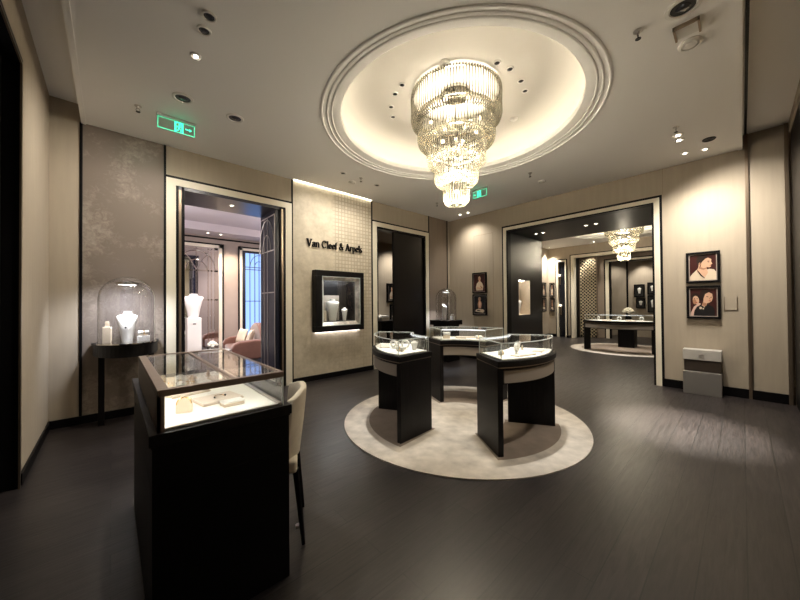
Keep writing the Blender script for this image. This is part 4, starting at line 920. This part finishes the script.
# local: faces +x after turning -> local front is -y
MB().box(-.62, .62, -.40, .30, .16, .42).build('seat', M['rust'], so, bevel=.05, seg=4)
bk = MB(); nn = 20; pr = []
for i in range(nn + 1):
    u = -1 + 2 * i / nn; pr.append((u * .72, .58 + .42 * max(0, 1 - u * u) ** .5))
poly = [(-.72, .14)] + pr + [(.72, .14)]
bk.prism_xz(poly, .24, .44).build('backrest', M['rust'], so, bevel=.05, seg=3)
for s in (-1, 1):
    ap = [(-.42, .14), (.40, .14), (.40, .60), (.10, .62), (-.25, .60), (-.38, .54), (-.44, .44)]
    mb = MB(); mb.M = Matrix(((0, 1, 0, 0), (1, 0, 0, 0), (0, 0, 1, 0), (0, 0, 0, 1)))
    mb.prism_xz(ap, s * .72 - .10, s * .72 + .10); mb.build('arm', M['rust'], so, bevel=.045, seg=3)
for sx in (-.6, .6):
    for sy in (-.3, .32): MB().lathe([(.02, 0), (.025, .16), (0, .16)], 10, (sx, sy, 0)).build('leg', M['black'], so, smooth=True)
def cushion(loc, rz, tilt, label, w=.42):
    n = 12; vs = []; fs = []
    for s in (-1, 1):
        for i in range(n + 1):
            for j in range(n + 1):
                u, q = -1 + 2 * i / n, -1 + 2 * j / n
                vs.append((u * w / 2 * (1 - .07 * (1 - abs(u)) * 0 - .06 * (1 - q * q) * abs(u)), s * .075 * ((1 - u ** 4) * (1 - q ** 4)) ** .6, q * w / 2 * (1 - .06 * (1 - u * u) * abs(q))))
    k = n + 1
    for s in (0, 1):
        for i in range(n):
            for j in range(n):
                f = [s * k * k + i * k + j, s * k * k + (i + 1) * k + j, s * k * k + (i + 1) * k + j + 1, s * k * k + i * k + j + 1]; fs.append(f if s == 0 else f[::-1])
    o = MB().add(vs, fs).build('cushion', M['pillow'], smooth=True); o.location = loc; o.rotation_euler = (R(tilt), 0, rz); return tag(o, label, 'cushion')
cushion((2.62, 9.22, .64), R(-80), -18, 'cream cushion on the rust sofa, left one nearer its far arm')
cushion((2.70, 8.78, .64), R(-112), -20, 'cream cushion on the rust sofa, right one nearer the open door leaf')
pl = simple('plinth', MB().box(-.14, .14, -.14, .14, 0, 1.20), M['white'], 'tall white plinth inside the left doorway', 'plinth', (1.42, 8.7, 0), 0, bevel=.004)
MB().box(-.03, .03, -.146, -.14, 1.05, 1.07).build('lock_plate', M['black'], pl)
bust((1.42, 8.70, 1.20), R(-10), .56, .40, 'pale bust on the tall white plinth inside the left doorway')
tb = thing('side_table', 'low glass topped metal table with flowers inside the left doorway', 'side table', (1.72, 8.15, 0))
MB().lathe([(0, .44), (.34, .44), (.34, .455), (0, .455)], 32).build('top', M['edge'], tb, smooth=True)
MB().lathe([(.335, .43), (.35, .43), (.35, .457), (.335, .457)], 32, closed=True).build('rim', M['chrome'], tb, smooth=True)
for a in (.3, 2.4, 4.5): MB().tube([(.28 * cos(a), .28 * sin(a), 0), (.28 * cos(a), .28 * sin(a), .44)], .012, 8).build('leg', M['chrome'], tb, smooth=True)
def bouquet(loc, label, r=.10, vh=.10, n=16, ball=False):
    t = thing('flower_vase', label, 'flowers', loc)
    MB().lathe([(0, 0), (r * .45, 0), (r * .55, vh * .5), (r * .4, vh), (r * .36, vh), (r * .5, vh * .5), (r * .4, .006), (0, .006)], 20).build('vase', M['glass'] if not ball else M['black'], t, smooth=True)
    lv = MB(); rnd = random.Random(int(loc[0] * 100))
    for i in range(14):
        a = rnd.uniform(0, 2 * PI); d = rnd.uniform(.5, 1.05) * r; z = vh + rnd.uniform(0, .5) * r
        c_, s_ = cos(a), sin(a)
        lv.add([(0, 0, vh * .8), (d * c_ * .6 - s_ * .02, d * s_ * .6 + c_ * .02, z + .02), (d * c_, d * s_, z), (d * c_ * .6 + s_ * .02, d * s_ * .6 - c_ * .02, z + .02)], [(0, 1, 2, 3)])
    lv.build('leaves', M['leaf'], t)
    for i in range(n):
        u = i / (n - 1); ph = i * 2.4; zz = vh + r * (.25 + .75 * (1 - u)); q = r * .85 * (u ** .5)
        MB().ball((q * cos(ph), q * sin(ph), zz), r * .30, r * .30, r * .24, 8, 6).build('blossom', M['petal'], t, smooth=True)
    return t
bouquet((1.69, 8.12, .4555), 'white flowers with green leaves on the low glass table inside the left doorway', .11, .10)
for x, y, z, lab in [(1.06, 7.7, 3.62, 'left one of the pair'), (1.25, 7.75, 3.62, 'right one of the pair')]:
    downlight(x, y, z, .06, 1, 'glowing spotlight in the salon ceiling beyond the left doorway, ' + lab)
for x, y, lab in [(1.9, 9.6, 'left one on the lower cornice'), (2.2, 9.6, 'right one on the lower cornice')]:
    downlight(x, y, 3.42, .05, 1, 'glowing spotlight in the salon ceiling beyond the left doorway, ' + lab)
downlight(1.55, YW + .30, 3.235, .045, 1, 'glowing spotlight in the dark head of the left doorway')

# ------------------------------------------------------------------ alcove things
picture((6.95, 8.0, 1.55), 0, .42, .62, lady, 'portrait on the alcove wall seen through the narrow gap of the second doorway', fr=.05, bg='printblack')
picture((7.02, 8.0, .92), 0, .30, .55, hand, 'lower dark picture on the alcove wall behind the second doorway', fr=.05, bg='printblack')
cb = thing('counter_cabinet', 'dark counter behind the gap of the second doorway', 'cabinet', (6.15, 7.25, 0))
MB().box(-.45, .75, -.25, .25, .94, .99).build('top', M['wood'], cb, bevel=.004); MB().box(-.43, .73, -.23, .23, 0, .94).build('body', M['wood'], cb, bevel=.004)
roll((5.72, 7.16, .99), 0, 'round white bolster at the left end of the dark counter in the second doorway', .16, .085)
giftbox((5.98, 7.22, .99), R(6), .26, .16, .15, 'white display box on the dark counter in the second doorway')

# ------------------------------------------------------------------ second room
rug(DC2, [(0, PI)], 'round cream rug in the far room seen through the portal')
c2 = counter(DC2, PI, R(51), 'long curved counter on the round rug of the far room beyond the portal', .66, 1.2, 1.02)
for ang, rr, k, lab in ((-36, .95, 0, 'leftmost'), (-20, .98, 1, 'second from the left'), (-4, .95, 0, 'middle'), (14, .98, 1, 'second from the right'), (32, .95, 0, 'rightmost')):
    a = PI - R(ang) * 1; p = (DC2[0] + rr * cos(a), DC2[1] + rr * sin(a), .942)
    if k: tray(p, a + R(90), .22, .12, lab + ' of the white displays in the far room counter', h=.03)
    else: curl(p, a + R(80), lab + ' of the white displays in the far room counter', .045)
pc = thing('pedestal_cabinet', 'dark square cabinet behind the far room counter under the flowers', 'cabinet', (12.5, 2.57, 0))
MB().box(-.22, .22, -.22, .22, .012, .74).build('body', M['black'], pc, bevel=.004); MB().box(-.235, .235, -.235, .235, .74, .77).build('top', M['black'], pc, bevel=.003)
bouquet((12.55, 2.55, .77), 'round white flower ball on the dark cabinet in the far room', .17, .33, 26, True)
bouquet((12.45, 2.70, .77), 'low white flower bunch left of the flower ball in the far room', .12, .30, 12, True) if False else None
bouquet((11.0, 3.02, .942), 'low white flower bunch standing in the far room counter', .08, .04, 12, False) if False else None
ls = thing('lattice_screen', 'tall gold and black diamond lattice screen on the far wall beyond the portal', 'screen', (14.90, 4.42, 0))
MB().box(0, .03, -.33, .33, 0, 3.34).build('backing', M['dark'], ls)
MB().box(-.03, .0, -.34, -.31, 0, 3.35).box(-.03, .0, .31, .34, 0, 3.35).box(-.03, 0, -.34, .34, 3.31, 3.35).build('frame', M['bronze'], ls)
lt = MB(); p = .135; hw, hz = .31, 3.31
for s in (1, -1):
    c = -1.0
    kmin = int((-hw * 2) / p) - 2
    for k in range(-6, int((hz + 2 * hw) / p) + 6):
        # bar y = s*(z - k*p) clipped to |y|<hw and 0<z<hz
        z0 = k * p - hw; z1 = k * p + hw; za, zb = max(0.02, z0), min(hz, z1)
        if zb - za < .03: continue
        ya, yb = s * (za - k * p), s * (zb - k * p)
        lt.tube([(-.012, ya, za), (-.012, yb, zb)], .013, 4)
lt.build('lattice', plain('lattice_gold', (.50, .42, .28), .4, metal=.3), ls)
def smallframe(loc, rz, w, h, label):
    t = thing('shadow_box', label, 'shadow box', loc, rz)
    MB().box(-w / 2, w / 2, -.08, 0, 0, .05).box(-w / 2, w / 2, -.08, 0, h - .05, h).box(-w / 2, -w / 2 + .05, -.08, 0, .05, h - .05).box(w / 2 - .05, w / 2, -.08, 0, .05, h - .05).build('frame', M['black'], t)
    MB().box(-w / 2 + .05, w / 2 - .05, -.02, 0, .05, h - .05).build('backing', M['dark'], t)
    m = MB(); m.M = Matrix.Translation((0, -.03, h * .3)); bust_mesh(m, h * .45, w * .4); m.build('bust', M['white'], t, smooth=True); return t
smallframe((16.46, 2.94, 1.68), RW, .36, .54, 'upper black shadow box left on the hall wall beyond the far room')
smallframe((16.46, 2.90, 1.22), RW, .32, .42, 'lower black shadow box left on the hall wall beyond the far room')
smallframe((16.46, 2.50, 1.78), RW, .34, .50, 'upper black shadow box right on the hall wall beyond the far room')
smallframe((16.46, 2.50, 1.05), RW, .34, .70, 'lower black shadow box right on the hall wall beyond the far room')
picture((14.3, 5.66, 1.73), RW, .20, .62, lady, 'upper narrow picture on the end wall of the far room left of its small door', fr=.03, bg='printblack')
picture((14.3, 5.66, 1.10), RW, .20, .60, hand, 'lower narrow picture on the end wall of the far room left of its small door', fr=.03, bg='printblack')
picture((13.75, 5.82, 1.73), 0, .42, .62, lady, 'upper picture on the side wall of the far room beside the black passage wall', fr=.05, bg='printblack')
picture((13.75, 5.82, 1.10), 0, .42, .60, hand, 'lower picture on the side wall of the far room beside the black passage wall', fr=.05, bg='printblack')
wl = thing('wall_lamp', 'small glowing globe lamp in the dark doorway of the far room', 'wall lamp', (14.42, 5.36, 2.60), RW)
MB().box(-.02, .02, -.03, 0, -.35, .05).build('bracket', M['bronze'], wl); MB().ball((0, -.08, .06), .045).build('globe', emit('globe', (1, .85, .6), 2.2), wl, smooth=True); MB().tube([(0, -.02, -.02), (0, -.08, .0)], .01, 6).build('arm', M['bronze'], wl)
wl2 = dup(wl, (14.42, 5.34, 1.30), RW, 'lower small glowing globe lamp in the dark doorway of the far room')
for x, y, lab in [(13.9, 5.6, 'in the far left corner'), (13.9, 3.9, 'in front of the lattice portal')]:
    downlight(x, y, CEIL, .055, 1, 'glowing spotlight in the far room ceiling ' + lab)

# ------------------------------------------------------------------ lamps
K = 2.0; WARM = (1, .92, .80)
# general ceiling spotlights of the shop (at the fittings)
for x, y, tx, ty, w, sz in ((3.362, .291, 3.2, .6, 60, 100), (5.9, .59, 5.05, .56, 1100, 28), (6.1, .596, 5.6, .9, 60, 70), (.587, 3.461, -.1, 2.7, 60, 90)):
    spot((x, y, CEIL - .03), (tx, ty, 0), w * K, sz, 1, WARM, .04)
for (x, y), tgt, w, s in (((6.703, .587), (7.2, .56, 1.1), 10, 90), ((6.761, .362), (7.2, .36, 1.0), 10, 90), ((6.832, 5.053), (7.15, 4.9, 1.6), 15, 115), ((6.839, 4.803), (7.15, 4.6, 1.6), 20, 115),
                          ((3.067, 4.827), (3.1, 5.71, 2.3), 28, 125), ((3.881, 4.874), (3.75, 5.71, 2.0), 26, 125)):
    spot((x, y, CEIL - .03), tgt, w * K, s, 1, WARM, .10)
DS = [(3.318, 1.905), (3.52, 1.85), (3.815, 1.859), (4.035, 1.913), (2.744, 2.919), (2.793, 3.108), (2.936, 3.354), (3.116, 3.516)]
for (x, y), (k, dg) in zip(DS, ((0, -14), (0, 4), (0, 20), (2, -16), (1, 16), (1, 0), (1, -16), (2, 12))):
    q = PC(k, .88, dg); spot((x, y, DZ - .03), q, 60 * K, 26, .9, (1, .96, .90), .03)
def area(loc, rot, sx, sy, w, col):
    L = bpy.data.lights.new('strip_lamp', 'AREA'); L.shape = 'RECTANGLE'; L.size = sx; L.size_y = sy; L.energy = w; L.color = col
    o = bpy.data.objects.new('strip_lamp', L); COL.objects.link(o); o.location = loc; o.rotation_euler = rot; return o
# wall washer over the lettered wall
ww = tag(MB().box(2.53, 4.36, YW - .03, YW - .012, CEIL - .010, CEIL).build('wall_washer', M['wash']), 'thin warm light strip along the ceiling over the lettered cream wall', 'light strip')
# passage, salon, alcove, far room
spot((8.0, 3.5, 3.22), (8.0, 3.3, 0), 50 * K, 90, .8, WARM, .04); spot((8.0, 2.3, 3.22), (8.0, 2.3, 0), 60 * K, 90, .8, WARM, .04)
SAL = (1, .88, .88)
for x, y in ((1.1, 7.7), (2.6, 7.6)): spot((x, y, 3.58), (x, y + .2, 0), 85 * K, 130, .9, SAL, .1)
spot((1.9, 9.6, 3.39), (1.9, 9.9, 1.5), 40 * K, 90, .8, SAL, .05); spot((2.5, 9.3, 3.39), (2.55, 10, 1.2), 60 * K, 90, .8, (1, .8, .6), .05)
spot((1.42, 8.2, 3.5), (1.42, 8.7, 1.3), 4 * K, 40, .5, (.9, .85, 1), .04)
spot((1.55, YW + .28, 3.21), (1.55, YW + .28, 0), 20 * K, 80, .8, (.8, .85, 1), .03)
spot((6.9, 7.4, 3.4), (6.9, 8.0, 1.6), 28 * K, 110, 1, WARM, .08); spot((5.9, 7.0, 3.4), (5.9, 7.2, 1.0), 60 * K, 70, .8, WARM, .04)
for x, y, tx, ty in ((13.9, 5.6, 14.3, 5.66), (13.7, 5.4, 13.75, 5.82), (13.9, 3.9, 13.9, 3.9), (10.3, 4.2, 10.3, 4.2), (10.3, 1.2, 10.3, 1.2)):
    spot((x, y, CEIL - .03), (tx, ty, 1.8 if tx > 13.5 else 0), 70 * K, 80, .8, WARM, .04)
for dy in (-.5, .5): spot((DC2[0] - .9, DC2[1] + dy, DZ - .03), (DC2[0] - .85, DC2[1] + dy, .94), 110 * K, 40, 1, (1, .96, .90), .04)  # added spots that brighten the far counter's bed; no fittings modelled
spot((14.7, 4.3, 3.45), (14.9, 4.4, 1.8), 30, 110, .8, WARM, .05)
spot((15.9, 2.8, 3.45), (16.5, 2.8, 1.8), 60, 70, .8, WARM, .03); spot((15.9, 3.9, 3.45), (16.5, 3.7, 1.0), 30, 90, .8, WARM, .05)

wd = bpy.data.worlds.new('World'); S.world = wd; wd.use_nodes = True
wd.node_tree.nodes['Background'].inputs['Color'].default_value = (.9, .88, .85, 1); wd.node_tree.nodes['Background'].inputs['Strength'].default_value = .03

for px_, py_, w_ in ((.3, 7.6, 36), (3.6, 7.2, 36)):  # added point lights that brighten the salon; no fixture there
    L = bpy.data.lights.new('salon_fill', 'POINT'); L.energy = w_; L.shadow_soft_size = .2; L.color = (1, .93, .95)
    o = bpy.data.objects.new('salon_fill', L); o.location = (px_, py_, 2.7); COL.objects.link(o)
spot((.598, 4.267, CEIL - .03), (-.3, 5.5, 1.6), 42 * K, 130, 1, WARM, .08); spot((1.146, 4.294, CEIL - .03), (.3, 5.7, 1.4), 20 * K, 130, 1, WARM, .08)  # added wide spots brighten the left wall; both fittings have dark lenses
spot((6.387, .299, CEIL - .05), (7.2, -.2, 1.3), 45 * K, 130, 1, WARM, .08); spot((6.095, .596, CEIL - .03), (7.2, .3, .6), 60 * K, 110, 1, WARM, .06)  # added wide spots brighten the right wall; first is at a dark fitting

# ------------------------------------------------------------------ camera
f, yaw, pitch, roll_ = 314.6, R(47.43), R(.605), R(-.4386)
fw = Vector((cos(yaw) * cos(pitch), sin(yaw) * cos(pitch), sin(pitch))); r0 = Vector((sin(yaw), -cos(yaw), 0)); u0 = r0.cross(fw)
rt = r0 * cos(roll_) + u0 * sin(roll_); up = -r0 * sin(roll_) + u0 * cos(roll_)
cam = bpy.data.cameras.new('camera'); cam.sensor_width = 36; cam.sensor_fit = 'HORIZONTAL'; cam.lens = f / 800 * 36; cam.clip_start = .02
co = bpy.data.objects.new('camera', cam); COL.objects.link(co)
co.matrix_world = Matrix(((rt.x, up.x, -fw.x, 0), (rt.y, up.y, -fw.y, 0), (rt.z, up.z, -fw.z, 1.5), (0, 0, 0, 1)))
S.camera = co
S.view_settings.view_transform = 'Standard'; S.view_settings.look = 'None'; S.view_settings.gamma = 1; S.view_settings.use_curve_mapping = False
S.view_settings.exposure = 1.05
cy = S.cycles; cy.max_bounces = 10; cy.transparent_max_bounces = 24; cy.diffuse_bounces = 4; cy.glossy_bounces = 4; cy.sample_clamp_indirect = 6; cy.caustics_reflective = False; cy.caustics_refractive = False
try: cy.use_denoising = True
except Exception: pass
